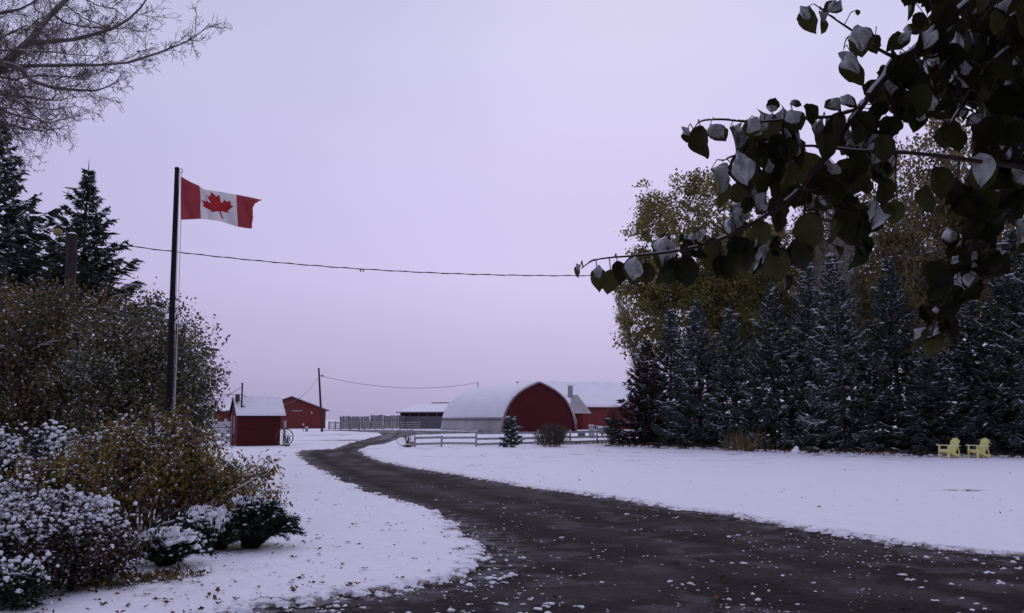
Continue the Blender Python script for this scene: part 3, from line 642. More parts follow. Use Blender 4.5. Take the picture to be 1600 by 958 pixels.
# ------------------------------------------------------------------ fences
def hbar(mb, p, q, z, h, t): mb.bar((p.x, p.y, z), (q.x, q.y, z), t, h)
def rail_fence(name, label, pts, rails, ph, pw, m, rh, rt, cat='fence', cap=None, sag=.02, post_h=None, snowtop=0):
    e = empty(name, label, cat, pts[0])
    o0 = Vector(pts[0])
    for i, p in enumerate(pts):
        hgt_ = post_h[i] if post_h else ph
        q = p - o0; po = MB().box(q.x-pw/2, q.x+pw/2, q.y-pw/2, q.y+pw/2, -.1, hgt_).build('post', m, e)
        MB().box(q.x-pw/2-.005, q.x+pw/2+.005, q.y-pw/2-.005, q.y+pw/2+.005, hgt_, hgt_+.05).build('snow_cap', M['snow'], po)
    for i in range(len(pts)-1):
        a = pts[i]-o0; b = pts[i+1]-o0; d = (b-a).normalized(); nrm = Vector((d.y, -d.x, 0))*(pw/2+rt/2+.004)
        if nrm.y > 0: nrm = -nrm
        for z in (rails[i] if isinstance(rails[0], (list, tuple)) else rails):
            ro = MB(); ro.bar((a.x+nrm.x, a.y+nrm.y, z+random.uniform(-sag,sag)), (b.x+nrm.x, b.y+nrm.y, z+random.uniform(-sag,sag)), rt, rh); r_ = ro.build('rail', m, e)
            if snowtop: MB().bar((a.x+nrm.x, a.y+nrm.y, z+rh/2+.012+sag/2), (b.x+nrm.x, b.y+nrm.y, z+rh/2+.012+sag/2), rt, .02).build('rail_snow', M['snow'], r_)
    return e
random.seed(8)
pts = [G(x_, y_) for x_, y_ in ((648,699.5),(690,698.8),(744,698.4),(793,697.2),(841,696),(891,694.2),(933,692.6),(972,691.5),(1012,690.5))]
rail_fence('ranch_fence', 'worn white board fence along the back of the lawn, in front of the arched barn', pts,
   [[.62,.24],[.62,.24],[.88,.52,.18],[.88,.52,.18],[.88,.52,.18],[.86,.50,.16],[.86,.48,.16],[.86,.48,.16]], .95, .12, M['white_fence'], .15, .04, post_h=[.7,.72,1.02,1.02,1.02,.98,1.28,1.0,1.0])
p0 = P(322,690,66).xy.to_3d(); p1 = P(367,690,64.8).xy.to_3d()
rail_fence('plank_fence', 'wide pale plank fence joining the left side of the small red shed', [p0.lerp(p1, t) for t in (0,.33,.66,1)], [.45,.95,1.45], 1.75, .14, M['white_paint'], .38, .04)
pts = [G(512,670.6)] + [P(x_, 670, 160).xy.to_3d() for x_ in (524,533,547,561,569,578,587,597)]
pts[0] = P(514, 670, 161).xy.to_3d()
rail_fence('rail_fence', 'grey brown rail corral fence beside the red gabled barn', pts, [.25,.62,.98,1.28], 1.42, .22, M['rail_wood'], .16, .06, snowtop=1)
pts = [P(x_, 670, 158).xy.to_3d() for x_ in (600, 613,626,637,647,656)]
rail_fence('rail_fence', 'short grey rail corral fence in front of the grey board shed', pts, [[.3,.65],[.3,.65],[.4,.8,1.2],[.4,.8,1.2],[.4,.8,1.2]], 1.3, .16, M['rail_wood'], .14, .06, snowtop=1, post_h=[1,.9,1.3,1.3,1.3,1.3])
# tall windbreak of boards in three stepped sections
wb = empty('windbreak_fence', 'tall weathered windbreak of vertical boards left of the grey shed', 'fence', P(532,670,170).xy.to_3d())
xs0 = wb.location.x
for (xa, xb, zt) in ((532,544,2.30),(545.5,563,2.28),(565,577,2.25),(580,598,2.55),(600,632,2.42)):
    a = P(xa,670,170).x - xs0; b = P(xb,670,170).x - xs0; k = a
    pn = MB()
    while k < b:
        w = random.uniform(.2,.32); pn.box(k, min(k+w, b), random.uniform(-.04,.02), .05, .1, zt + random.uniform(-.10,.10)); k += w + random.uniform(.02,.06)
    pn.build('board_panel', M['grey_wood'], wb)
    MB().box(a-.16, a-.02, -.05, .1, 0, zt+.15).build('post', M['rail_wood'], wb)
MB().box(0, P(632,670,170).x-xs0, .055, .12, 1.5, 1.65).build('cross_rail', M['grey_wood'], wb)
MB().box(0, P(632,670,170).x-xs0, .055, .12, .5, .65).build('cross_rail', M['grey_wood'], wb)

# ------------------------------------------------------------------ poles and wires
def catenary(a, b, sag, n=28):
    return [a.lerp(b, t) + Vector((0,0,-4*sag*t*(1-t))) for t in [i/n for i in range(n+1)]]
up = empty('utility_pole', 'leaning grey wooden utility pole standing before the red gabled barn', 'utility pole', G(503.5,675.5))
top = P(498,575,G(503.5,675.5).y); q = top - up.location
MB().tube([(0,0,-.3), q], [.18,.12], 10).build('pole', M['pole_wood'], up)
ins = MB().tube([q*.88 + Vector((.1,0,0)), q*.88 + Vector((.5,0,.05))], .04, 6).build('bracket', M['galv'], up)
MB().tube([q*.88 + Vector((.45,0,.12)), q*.88 + Vector((.5,0,-.16))], [.12,.2], 8).build('yard_lamp', M['galv'], up)
att = up.location + q*.88
mast = sh.matrix_basis @ Vector((.32,.5,4.0)); mast = Vector((sh.location.x + .32*math.cos(SA)-.5*math.sin(SA), sh.location.y + .32*math.sin(SA)+.5*math.cos(SA), 4.0))
def wire(name, label, pts, r, m=None, bumps=0, group=None):
    mb = MB().tube(pts, r, 5); o = mb.build(name, m or M['wire']); return tag(o, label, 'cable', group)
low = mast.copy(); low.z = 3.45
wire('overhead_wire', 'thin wire sagging from the leaning utility pole to the mast on the small shed', catenary(att, low, 2.0), .022)
wire('overhead_wire', 'thin wire sagging from the leaning utility pole to the arched barn roof', catenary(att, qloc(-.4,24)+Vector((0,0,7.8)), 1.3), .028)
wire('overhead_wire', 'upper thin wire leaving the shed mast toward the left shrubs', catenary(mast, P(262,600,62), 1.0), .018)
wire('overhead_wire', 'lower thin wire leaving the shed mast, crossing toward the left shrubs', catenary(low, P(270,590,62), .35), .018)
# near service pole among the spruces
sp_ = empty('service_pole', 'dark wooden service pole in front of the pointed spruce on the left', 'utility pole', P(105,655,26).xy.to_3d())
tp = P(112,366,26) - sp_.location
MB().tube([(0,0,-.3), (tp.x*.95, 0, tp.z)], [.19,.14], 12).build('pole', M['pole_dark'], sp_)
MB().tube([(tp.x*.95,0,tp.z), (tp.x*.95,0,tp.z+.05)], [.15,.06], 12).build('snow_cap', M['snow'], sp_)
MB().tube([(tp.x*.95-.14,-.1,tp.z-.02), (tp.x*.95-.3,-.2,tp.z+.03)], .02, 6).build('bracket', M['galv'], sp_)
bl = MB().tube([(tp.x*.95-.32,-.2,tp.z-.1), (tp.x*.95-.32,-.2,tp.z-.04), (tp.x*.95-.32,-.2,tp.z+.08), (tp.x*.95-.32,-.2,tp.z+.13)], [.03,.11,.11,.04], 10).build('lamp_globe', mat('amber plastic', (.20,.16,.05), .6), sp_, smooth=True)
A = P(112,372,26); B = P(1760,340,31)
pts = catenary(A, B, 1.52, 150); rr = random.Random(4)
pts2 = [p + Vector((0, math.cos(i*1.7)*.012, math.sin(i*1.7)*.016)) for i, p in enumerate(pts)]
cab = empty('service_cable', 'long twisted power cable with snow crossing the whole sky from the left pole', 'cable', A)
MB().tube([p - A for p in pts], .012, 5).build('strand', M['wire'], cab)
MB().tube([p - A for p in pts2], .011, 5).build('strand', M['wire'], cab)
for i in range(4, 150, 1):
    pass
ss = MB()
for i in range(92, 150):
    if rr.random() < .6: ss.tube([pts[i]-A+Vector((0,0,.014)), pts[i].lerp(pts[i+1],.9)-A+Vector((0,0,.014))], .007, 4)
ss.build('cable_snow', M['snow'], cab)['kind'] = 'stuff'
pm = min(pts, key=lambda p: abs(p.x/p.y*FPX + 800 - 558)) - A
for dx in (0, .085): MB().tube([pm+Vector((dx,0,0)), pm+Vector((dx+.01,0,-.05)), pm+Vector((dx+.03,0,-.09))], [.012,.02,.015], 6).build('cable_clip', M['wire'], cab)

# ------------------------------------------------------------------ flagpole and flag
FY = 17.5
fp = empty('flagpole', 'tall black flagpole rising from the yellow bush', 'flagpole', P(262.5,655,FY).xy.to_3d())
t_ = P(276.5,264,FY) - fp.location; b_ = P(263,655,FY) - fp.location
MB().tube([(b_.x-.03,0,-.2), (b_.x,0,b_.z), (t_.x,0,t_.z)], [.068,.064,.042], 14).build('pole', M['black_pole'], fp, smooth=True)
MB().tube([(t_.x,0,t_.z), (t_.x,0,t_.z+.03)], [.048,.04], 12).build('cap', M['black_pole'], fp)
ring = MB(); rc = Vector((t_.x+.078,0,t_.z-.035)); ring.tube([rc + Vector((math.cos(a)*.035,0,math.sin(a)*.035)) for a in np.linspace(0,2*math.pi,14)], .008, 6); ring.build('pulley', M['galv'], fp)
r0 = P(282.5,277,FY)-fp.location; r1 = P(282.5,345,FY)-fp.location
MB().tube([rc+Vector((.02,0,-.03)), r0, r1, P(279,470,FY)-fp.location, P(274,610,FY)-fp.location, Vector((b_.x+.1,0,1.2))], .008, 5).build('halyard', M['rope'], fp)
MB().tube([rc+Vector((-.02,0,-.03)), P(279.5,300,FY+.03)-fp.location, P(272,600,FY+.05)-fp.location, Vector((b_.x+.08,.02,1.2))], .006, 5).build('halyard', M['rope'], fp)
flag = empty('flag', 'red and white flag with maple leaf blowing from the black pole', 'flag', P(283,310,FY))
NU, NV = 260, 130
tu = [0, .12, .25, .32, .5, .75, .9, 1.0]; tx = [283.3,297,311.5,319,340,369,392,410]; ty = [276,284,290.5,296,299,304,308.5,312.5]
bu = [0, .12, .25, .5, .75, .88, 1.0]; bx = [283,299,314,341,372,384,393.5]; by = [343.5,342.8,342,345,354.5,356.5,357.5]
U = np.linspace(0, 1, NU+1); Vv = np.linspace(0, 1, NV+1)
def sm(xp, fpv, u):
    v = np.interp(u, xp, fpv); k = np.ones(9)/9; vp = np.concatenate([np.full(4, v[0]), v, np.full(4, v[-1])])
    # keep ends in place
    pad = np.concatenate([2*v[0]-v[4:0:-1], v, 2*v[-1]-v[-2:-6:-1]]); return np.convolve(pad, k, 'valid')
TX, TY, BX, BY = sm(tu,tx,U), sm(tu,ty,U), sm(bu,bx,U), sm(bu,by,U)
fv = np.zeros((NV+1, NU+1, 3))
rsf = np.random.default_rng(5)
for j, s in enumerate(Vv):
    bul = 3.2*math.sin(math.pi*min(s*1.6,1))*np.exp(-((U-.30)/.05)**2)              # fold beside the red hoist band
    ex = TX*(1-s) + BX*s + bul + (np.interp(s, [0,.05,.13,.28,.6,1], [410,405,398.5,395,395.5,393.5]) - (TX[-1]*(1-s)+BX[-1]*s))*np.clip((U-.84)/.16,0,1)**2; ey = TY*(1-s) + BY*s
    ex = ex + (U > .995)*rsf.uniform(-1.2, .6)
    dep = .10*np.sin(U*9 + s*1.2) * U + .05*np.sin(U*23 - s*3) + .05*U*np.sin(s*5+U*5)
    for i in range(NU+1): fv[j,i] = P(ex[i], ey[i], FY+dep[i]) - flag.location
leaf = [(0,1),(-.18,.66),(-.40,.78),(-.30,.26),(-.34,.20),(-.56,.44),(-.62,.32),(-.90,.36),(-.80,.10),(-.92,.02),(-.46,-.32),(-.52,-.44),(-.05,-.40),(-.05,-.90),(.05,-.90),(.05,-.40),(.52,-.44),(.46,-.32),(.92,.02),(.80,.10),(.90,.36),(.62,.32),(.56,.44),(.34,.20),(.30,.26),(.40,.78),(.18,.66)]
FI = np.arange((NV+1)*(NU+1)).reshape(NV+1, NU+1); FQ = np.stack([FI[1:,:-1], FI[1:,1:], FI[:-1,1:], FI[:-1,:-1]], -1).reshape(-1,4)
uc = ((U[:-1]+U[1:])/2)[None,:].repeat(NV,0).ravel(); vc = ((Vv[:-1]+Vv[1:])/2)[:,None].repeat(NU,1).ravel()
lx = (uc-.49)/.5*2.05*.98; ly = (.49-vc)*2.15; a_ = R(-13); lx, ly = lx*math.cos(a_)-ly*math.sin(a_)+ly*.10, lx*math.sin(a_)+ly*math.cos(a_)
inl = sdist(lx*1.0, ly, np.array(leaf)) > 0
sel = np.where(inl, 3, np.where(uc < .25, 0, np.where(uc > .75, 2, 1)))
for k, nm, mm in ((0,'red_band','flag_red'),(1,'white_field','flag_white'),(2,'red_band','flag_red'),(3,'maple_leaf','flag_leaf')):
    v_, q_, _ = subset(fv.reshape(-1,3), FQ, sel == k, {}); link(nm, npmesh(nm, v_, q_, M[mm], smooth=True), flag)

# ------------------------------------------------------------------ wagon wheels, pots, post
def wheel(label, c, r, ns, rz, lean, m, rimr=.03):
    e = empty('wagon_wheel', label, 'wheel', (c.x, c.y, .04), rz)
    e.rotation_euler = (lean, 0, rz)
    ctr = Vector((0,0,r))
    MB().tube([ctr + Vector((math.cos(a)*r,0,math.sin(a)*r)) for a in np.linspace(0,2*math.pi,41)], rimr, 6).build('rim', m, e, smooth=True)
    MB().tube([ctr+Vector((0,-.1,0)), ctr+Vector((0,.1,0))], .07, 10).build('hub', m, e)
    for k in range(ns):
        a = 2*math.pi*k/ns + .1; MB().tube([ctr + Vector((math.cos(a)*.05,0,math.sin(a)*.05)), ctr + Vector((math.cos(a)*(r-.01),0,math.sin(a)*(r-.01)))], .009, 5).build('spoke', m, e)
    return e
wheel('large iron wheel leaning at the right corner of the small red shed', G(444,697.5), .565, 12, R(5), R(-4), M['iron'], .036)
wheel('thin spoked iron wheel standing on the lawn at the left end of the white fence', G(633.5,699.0), .62, 14, R(10), R(-3), M['iron'], .018)
wp = G(442.5,696.5); e = MB().box(-.09,.09,-.09,.09,0,1.72).build('white_post', M['white_paint'], None, loc=(wp.x, wp.y+.25, 0)); tag(e, 'pale square post behind the wheel at the shed corner', 'post')
def pot(label, c, s, m):
    e = empty('planter', label, 'planter', c)
    MB().tube([(0,0,0),(0,0,.02),(0,0,.22*s/.25),(0,0,.25*s/.25)], [s*.62,s*.66,s,s*1.05], 12).build('tub', m, e)
    V_, F_ = blobs(np.array([[0,0,.25*s/.25]]), np.array([s*.9]), np.array([s*.9]), np.array([s*.35]), 3, .2); link('snow_top', npmesh('snow_top', V_, F_, M['snow'], smooth=True), e)
    st = MB(); rp = random.Random(3)
    for k in range(26):
        a = rp.uniform(0,6.28); h = rp.uniform(.25,.55); rr_ = s*rp.random(); st.tube([(rr_*.5*math.cos(a), rr_*.5*math.sin(a), .2*s/.25), (rr_*1.4*math.cos(a), rr_*1.4*math.sin(a), .2+h)], .012, 3)
    st.build('dead_stems', M['dry_grass'], e); return e
pot('small brown tub with dead stems inside the wheel by the shed', G(449,698.2), .17, M['iron'])
pot('low brown tub of dead stems in front of the thin wheel', G(637.5,700), .2, M['iron'])
rk = random.Random(6)
for k, (px_, py_, s) in enumerate(((632,699.5,.13),(641.5,699.5,.12),(643,695,.16),(645.5,698,.1))):
    c = G(px_, py_); V_, F_ = blobs(np.array([[0,0,s*.6]]), np.array([s*1.1]), np.array([s]), np.array([s*.9]), 3, .22, np.random.default_rng(k)); o = link('field_stone', npmesh('field_stone', V_, F_, M['stone'], smooth=False), None, c)
    tag(o, ['pinkish stone left of the tub by the thin wheel','pinkish stone touching the right side of the tub','largest pinkish stone behind the tub by the thin wheel','smallest stone at the right rim of the thin wheel'][k], 'stone', 'stones around the thin wheel')

# things behind the fence at right
bx_ = empty('metal_cabinet', 'upright grey metal cabinet behind the white fence, left of the taller post', 'cabinet', G(924.5,685.0))
MB().box(-.27,.27,-.2,.2,0,1.18).build('body', M['galv'], bx_, bevel=.03); MB().box(-.28,.28,-.21,.21,1.18,1.27).build('snow_cap', M['snow'], bx_, bevel=.03); MB().box(-.22,.22,-.215,-.203,.15,1.05).build('door', M['grey_metal'], bx_)
tk = empty('fuel_tank', 'long low grey tank with snow on top behind the white fence', 'tank', G(949,682.0))
MB().tube([(-.95,0,.62),(-.8,0,.62),(.8,0,.62),(.95,0,.62)], [.2,.38,.38,.2], 14).build('tank_body', M['galv'], tk, smooth=True)
V_, F_ = blobs(np.array([[0,0,.98]]), np.array([1.0]), np.array([.33]), np.array([.13]), 3, .05); 
V_[:,:] = V_; link('snow_top', npmesh('snow_top', *blobs(np.array([[x_,0,.95] for x_ in np.linspace(-.7,.7,7)]), np.full(7,.3), np.full(7,.28), np.full(7,.13), 3, .15), M['snow'], smooth=True), tk)
for s_ in (-.55,.55): MB().box(s_-.05, s_+.05, -.3,.3,0,.3).build('leg', M['iron'], tk)
cr = empty('snowy_crate', 'small snow topped crate at the right foot of the arched barn', 'crate', G(908.5,683))
MB().box(-.36,.36,-.3,.3,0,.55).build('body', M['grey_wood'], cr); MB().box(-.4,.4,-.33,.33,.55,.74).build('snow_cap', M['snow'], cr, bevel=.05)
yp = empty('water_hydrant', 'small grey yard hydrant on the snow before the red gabled barn', 'hydrant', G(479,675))
MB().tube([(0,0,0),(0,0,.6)], .22, 10).build('base', M['galv'], yp); MB().tube([(0,0,.6),(0,0,.75)], [.24,.1], 10).build('cap', M['snow'], yp)
yq = empty('yard_light', 'thin short post with pale head beside the grey hydrant', 'post', G(473.5,675))
MB().tube([(0,0,0),(0,0,.9)], .05, 8).build('stem', M['pole_wood'], yq); MB().tube([(0,0,.9),(0,0,1.2)], [.16,.12], 8).build('head', M['white_paint'], yq)

# ------------------------------------------------------------------ yellow garden chairs
def chair(label, c, rz):
    e = empty('garden_chair', label, 'chair', c, rz, 'yellow garden chairs'); m = M['yellow']   # front of the chair is -y
    e.scale = (.93,.93,.93)
    for s in (-1, 1):
        MB().bar((s*.30,-.30,0), (s*.30,-.28,.60), .09, .045, (1,0,0)).build('front_leg', m, e)
        MB().bar((s*.26,-.28,.37), (s*.26,.48,.05), .03, .12).build('side_rail', m, e)
        MB().bar((s*.33,-.40,.615), (s*.33,.38,.59), .13, .028).build('armrest', m, e)
        MB().bar((s*.28,.42,0), (s*.28,.30,.60), .05, .035, (1,0,0)).build('rear_leg', m, e)
    for k in range(6):
        y0 = -.28 + k*.088; z = .385 - k*.034; MB().bar((-.27,y0,z), (.27,y0,z), .074, .022).build('seat_slat', m, e)
    for k in range(7):
        t = (k-3)/3; h = .98 - .12*t*t
        MB().faces([(t*.19-.031,.16,.22),(t*.19+.031,.16,.22),(t*.26+.040,.44,h),(t*.26-.040,.44,h),(t*.19-.031,.185,.22),(t*.19+.031,.185,.22),(t*.26+.040,.465,h),(t*.26-.040,.465,h)], [(0,1,2,3),(7,6,5,4),(0,4,5,1),(1,5,6,2),(2,6,7,3),(3,7,4,0)]).build('back_slat', m, e)
    for s in (-1,1): MB().bar((s*.33,-.385,.638), (s*.33,.30,.616), .11, .018).build('arm_snow', M['snow'], e)
    MB().faces([(-.25,-.30,.405),(.25,-.30,.405),(.25,.12,.245),(-.25,.12,.245),(-.25,-.30,.43),(.25,-.30,.43),(.25,.12,.28),(-.25,.12,.28)], [(3,2,1,0),(4,5,6,7),(0,1,5,4),(1,2,6,5),(3,0,4,7),(2,3,7,6)]).build('seat_snow', M['snow'], e)
    MB().bar((-.33,.33,.575), (.33,.33,.575), .03, .06).build('back_brace', m, e)
    MB().bar((-.28,-.30,.34), (.28,-.30,.34), .025, .12).build('front_apron', m, e)
    return e
chair('left yellow garden chair facing left before the spruces', G(1483,717.0), R(-72)).location.z = .04
chair('right yellow garden chair facing left before the spruces', G(1529,717.5), R(-76)).location.z = .04

# ------------------------------------------------------------------ spruces
def spruce_mesh(seed, H, Rb, nd, snow, dens=1.0, droop=.25, ws=.22, blen=1.0, prof_e=.8, pads=.3):
    g = np.random.default_rng(seed)
    B0 = []; br = []; hz = .22; wl = 0
    while hz < H-.12:
        t = hz/H; rad = Rb*((1-t)**prof_e)*(1 if t > .06 else .85) + .05
        big = wl % 2 == 0; nb = max(4, int((9 if big else 7)*(1-t)**.4*dens + 1)); a0 = g.uniform(0, 6.28)
        for b in range(nb):
            a = a0 + 6.283*b/nb + g.normal(0,.25); ln = rad*(g.uniform(.78, 1.22) if big else g.uniform(.35,.9))
            if g.random() < .10: ln = min(ln*1.15, Rb*1.05)
            br.append((hz + g.normal(0,.05), a, ln, t))
        hz += ws*(.55 + .75*(1-t)**.5)*g.uniform(.8,1.2); wl += 1
    parts = []; SP0 = []; SP1 = []; C0 = []; C1 = []; CW = []; SNp = []
    loaded = (g.random(len(br)) < .42).astype(float); BIl = []; SBl = []
    for bi, (hz, a, ln, t) in enumerate(br):
        dirh = np.array([math.cos(a), math.sin(a), 0]); sidev = np.array([-math.sin(a), math.cos(a), 0])
        el0 = (.55*t - .05 + g.normal(0,.06)) - droop*(1-t); ns = max(4, int(ln/.16))
        ss_ = np.linspace(0, 1, ns+1); zc = ln*(el0*ss_ - droop*.5*ss_*(1-ss_)*2 + .22*ss_**3)
        pts = np.array([0,0,hz]) + dirh*(ln*ss_)[:,None] + np.array([0,0,1])*zc[:,None]
        SP0.append(pts[:-1]); SP1.append(pts[1:]); SBl.append(np.full(len(pts)-1, bi))
        # side branchlets
        m = int(ns*2.1*dens)+2; s = g.uniform(.12, 1, m)**.8; idx = s*ns; i0 = np.minimum(idx.astype(int), ns-1); fr_ = (idx-i0)[:,None]; base = pts[i0]*(1-fr_)+pts[i0+1]*fr_
        sg = np.where(g.random(m) < .5, -1, 1)[:,None]; bl = (ln*.42*(1-s*.62)*g.uniform(.6,1.2,m) + .06)[:,None]*blen
        bl = np.minimum(bl, .75)
        bd = unit(dirh*g.uniform(.55,1.0,(m,1)) + sidev*sg*g.uniform(.45,.95,(m,1)) + np.array([0,0,1])*g.normal(-.22,.22,(m,1)))
        C0.append(base); C1.append(base + bd*bl + np.array([0,0,-.06])*bl); CW.append(np.full(m, ln))
        C0.append(pts[-2:-1]); C1.append(pts[-1:] + dirh*.12 + np.array([[0,0,.03]])); CW.append(np.full(1, ln)); BIl.append(np.full(m+1, bi))
    BI = np.concatenate(BIl); SB = np.concatenate(SBl); C0 = np.concatenate(C0); C1 = np.concatenate(C1); SP0 = np.concatenate(SP0); SP1 = np.concatenate(SP1); n = len(C0)
    # each branchlet: a ragged strip pair (needles) - two crossed tapered blades
    d = unit(C1-C0); Ln = np.linalg.norm(C1-C0, axis=1); w = g.uniform(.045,.085,n)
    rnd = unit(g.normal(size=(n,3)))
    V1, F1 = cards(C0, d, np.array([[0,0,1.]]) + g.normal(0,.25,(n,3)), Ln*1.05, w*1.7, 0)
    V2, F2 = cards(C0, d, unit(np.cross(d, [0,0,1.])) + g.normal(0,.25,(n,3)), Ln, w*1.5, 0)
    # side tufts of needles off the branchlets
    k = np.repeat(np.arange(n), 3); s = g.uniform(.15,.95,len(k))[:,None]; cb = C0[k]*(1-s)+C1[k]*s
    td = unit(d[k]*.9 + g.normal(0,.55,(len(k),3)) + np.array([0,0,-.15])); V3, F3 = cards(cb, td, g.normal(size=(len(k),3)), g.uniform(.08,.19,len(k))*(1+.3*np.minimum(Ln[k],.5)), g.uniform(.03,.055,len(k)))
    V4, F4 = prisms(SP0, SP1, np.full(len(SP0), .018), np.full(len(SP0), .014), 3)
    tt = g.random(n)
    parts = [(V1,F1,0,tt),(V2,F2,0,tt),(V3,F3,0,tt[k]),(V4,F4,0,None)]
    if snow > 0:
        pn = int(len(br)*pads*7); kk = g.integers(0, len(SP0), pn); kk = kk[(np.linalg.norm(SP0[kk][:,:2], axis=1) > .30*Rb*(1-SP0[kk][:,2]/H)) & (loaded[SB[kk]] > 0)]; pn = len(kk)
        Vp, Fp = blobs(SP1[kk] + np.array([[0,0,.03]]) + g.normal(0,.04,(pn,3))*[1,1,.2], g.uniform(.10,.28,pn), g.uniform(.04,.10,pn), g.uniform(.02,.045,pn), 2, .4, g, np.arctan2(SP1[kk][:,1],SP1[kk][:,0])+g.normal(0,.3,pn))
        # turn each pad along its branch
        parts.append((Vp,Fp,1,None))
        bsn = loaded[BI]; q = g.random(n) < (.18 + 1.0*bsn)*snow*1.35*np.clip(.4+.9*np.linalg.norm(C0[:,:2],axis=1)/Rb, 0, 1.3)
        c = C0[q]; m = q.sum(); up_ = np.array([[0,0,1.]])
        V5, F5 = cards(c + up_*.022, unit(d[q] + up_*.05), up_ + g.normal(0,.3,(m,3)), Ln[q]*g.uniform(.6,1.0,m), w[q]*g.uniform(.8,1.9,m), .02); parts.append((V5,F5,1,None))
        q2 = g.random(len(SP0)) < snow*(.3+.9*loaded[SB]); V6, F6 = prisms(SP0[q2]+up_*.022, SP1[q2]+up_*.022, np.full(q2.sum(), .026), np.full(q2.sum(),.022), 3); parts.append((V6,F6,1,None))
        q3 = g.random(n) < snow*.16; V7, F7 = blobs(C0[q3]*.4+C1[q3]*.6+up_*.02, g.uniform(.05,.12,q3.sum()), g.uniform(.03,.06,q3.sum()), g.uniform(.015,.035,q3.sum()), 1, .3, g); parts.append((V7,F7,1,None))
    V, F, mi, t = join(parts)
    me = npmesh('spruce_crown', V, F, [nd, M['snow_thin']], mi, False, t)
    tr = MB().tube([(0,0,-.2),(0,0,H*.3),(0,0,H*.7),(0,0,H-.1),(0,0,H+.45)], [H*.016+.03,H*.012+.02,.05,.018,.006], 8); 
    return me, tr
def spruce(seed, H, Rb, nd, snow, **kw):
    me, tr = spruce_mesh(seed, H, Rb, nd, snow, **kw); tm = bpy.data.meshes.new('spruce_trunk'); tm.from_pydata(tr.v, [], tr.f); tm.materials.append(M['bark']); return me, tm
def place_spruce(meshes, label, loc, s, rz, group):
    e = empty('spruce_tree', label, 'spruce', loc, rz, group); e.scale = (s[0], s[0], s[1])
    link('trunk', meshes[1], e); link('crown', meshes[0], e); return e
SV = [spruce(101, 10, 2.85, M['needle_blue'], .55, droop=.34, ws=.23, prof_e=.9, pads=.5, dens=1.15), spruce(102, 10, 2.7, M['needle'], .62, droop=.38, ws=.25, prof_e=.88, pads=.6, dens=1.15), spruce(103, 10, 2.9, M['needle_blue'], .40, droop=.26, ws=.20, prof_e=1.0, pads=.25, dens=1.15), spruce(104, 8, 2.6, M['needle_red'], .40, droop=.3, ws=.22, prof_e=.95, pads=.35, dens=1.15)]
rowsp = [ # centre px, top y, depth, variant, half-width factor, words
 (1008,522,61,3,1.0,'short rusty topped spruce at the left end of the row'),
 (1046,478,61.5,1,.95,'second spruce from the left end of the row, standing slightly behind the rusty one'),
 (1095,466,57,0,.95,'snow streaked spruce third from the left of the row'),
 (1152,476,55,1,.9,'slim spruce fourth from the left, behind the dry grass clump'),
 (1207,436,52.5,0,.95,'dark narrow spruce fifth from the left of the row'),
 (1268,402,52,1,.82,'tall narrow spruce sixth from the left of the row'),
 (1323,386,49,1,.95,'tall snow laden spruce in the middle of the row'),
 (1408,396,48.5,2,1.05,'broad smooth blue spruce left of the yellow chairs'),
 (1462,520,46,0,1.05,'shorter spruce in a gap just left of the yellow chairs'),
 (1515,455,47,1,1.2,'wide snowy spruce directly behind the yellow chairs'),
 (1588,352,46,2,1.15,'large dark spruce at the right edge behind the chairs'),
 (1660,330,43,0,1.15,'partly cut off spruce at the far right edge'),
 (1560,520,45.5,2,1.0,'lower dark spruce just right of the chairs')]
for i, (px_, ty_, d_, v_, wf, lab) in enumerate(rowsp):
    H = CAMH + (655-ty_)/FPX*d_; h0 = 8 if v_ == 3 else 10
    b = P(px_, 655, d_); place_spruce(SV[v_], lab, (b.x, b.y, 0), (wf*(.80+.02*H), (H-.2)/h0), i*1.7, 'spruces in the row along the right lawn').rotation_euler = (R(1.8*math.sin(i*2.3)), R(1.8*math.cos(i*3.1)), i*1.7)
LV = [spruce(201, 12, 4.3, M['needle'], .50, droop=.08, dens=1.25, ws=.28, prof_e=1.12, pads=.2), spruce(202, 12, 4.2, M['needle'], .46, droop=.08, dens=1.25, ws=.28, prof_e=1.05, pads=.2)]
b = P(116,655,34); place_spruce(LV[0], 'pointed dark spruce behind the service pole on the left', (b.x, b.y, 0), (1.16, (CAMH+(655-250)/FPX*34)/12.2), .6, 'spruces on the left')
b = P(-30,655,31); place_spruce(LV[1], 'taller dark spruce cut off by the left edge of the photo', (b.x, b.y, 0), (1.25, 1.0), 2.4, 'spruces on the left')
b = P(50,655,37); place_spruce(LV[1], 'dark spruce half hidden between the two left spruces', (b.x, b.y, 0), (.85, .62), 4.4, 'spruces on the left')
# small spruce by the fence
sm_ = spruce(301, 2.3, .62, M['needle_blue'], .55, dens=.85, droop=-.05, ws=.13, pads=.8)
b = G(798.5,700.5); place_spruce(sm_, 'small young blue spruce in front of the white fence and red end wall', (b.x, b.y, 0.02), (1, .92), 1, None)

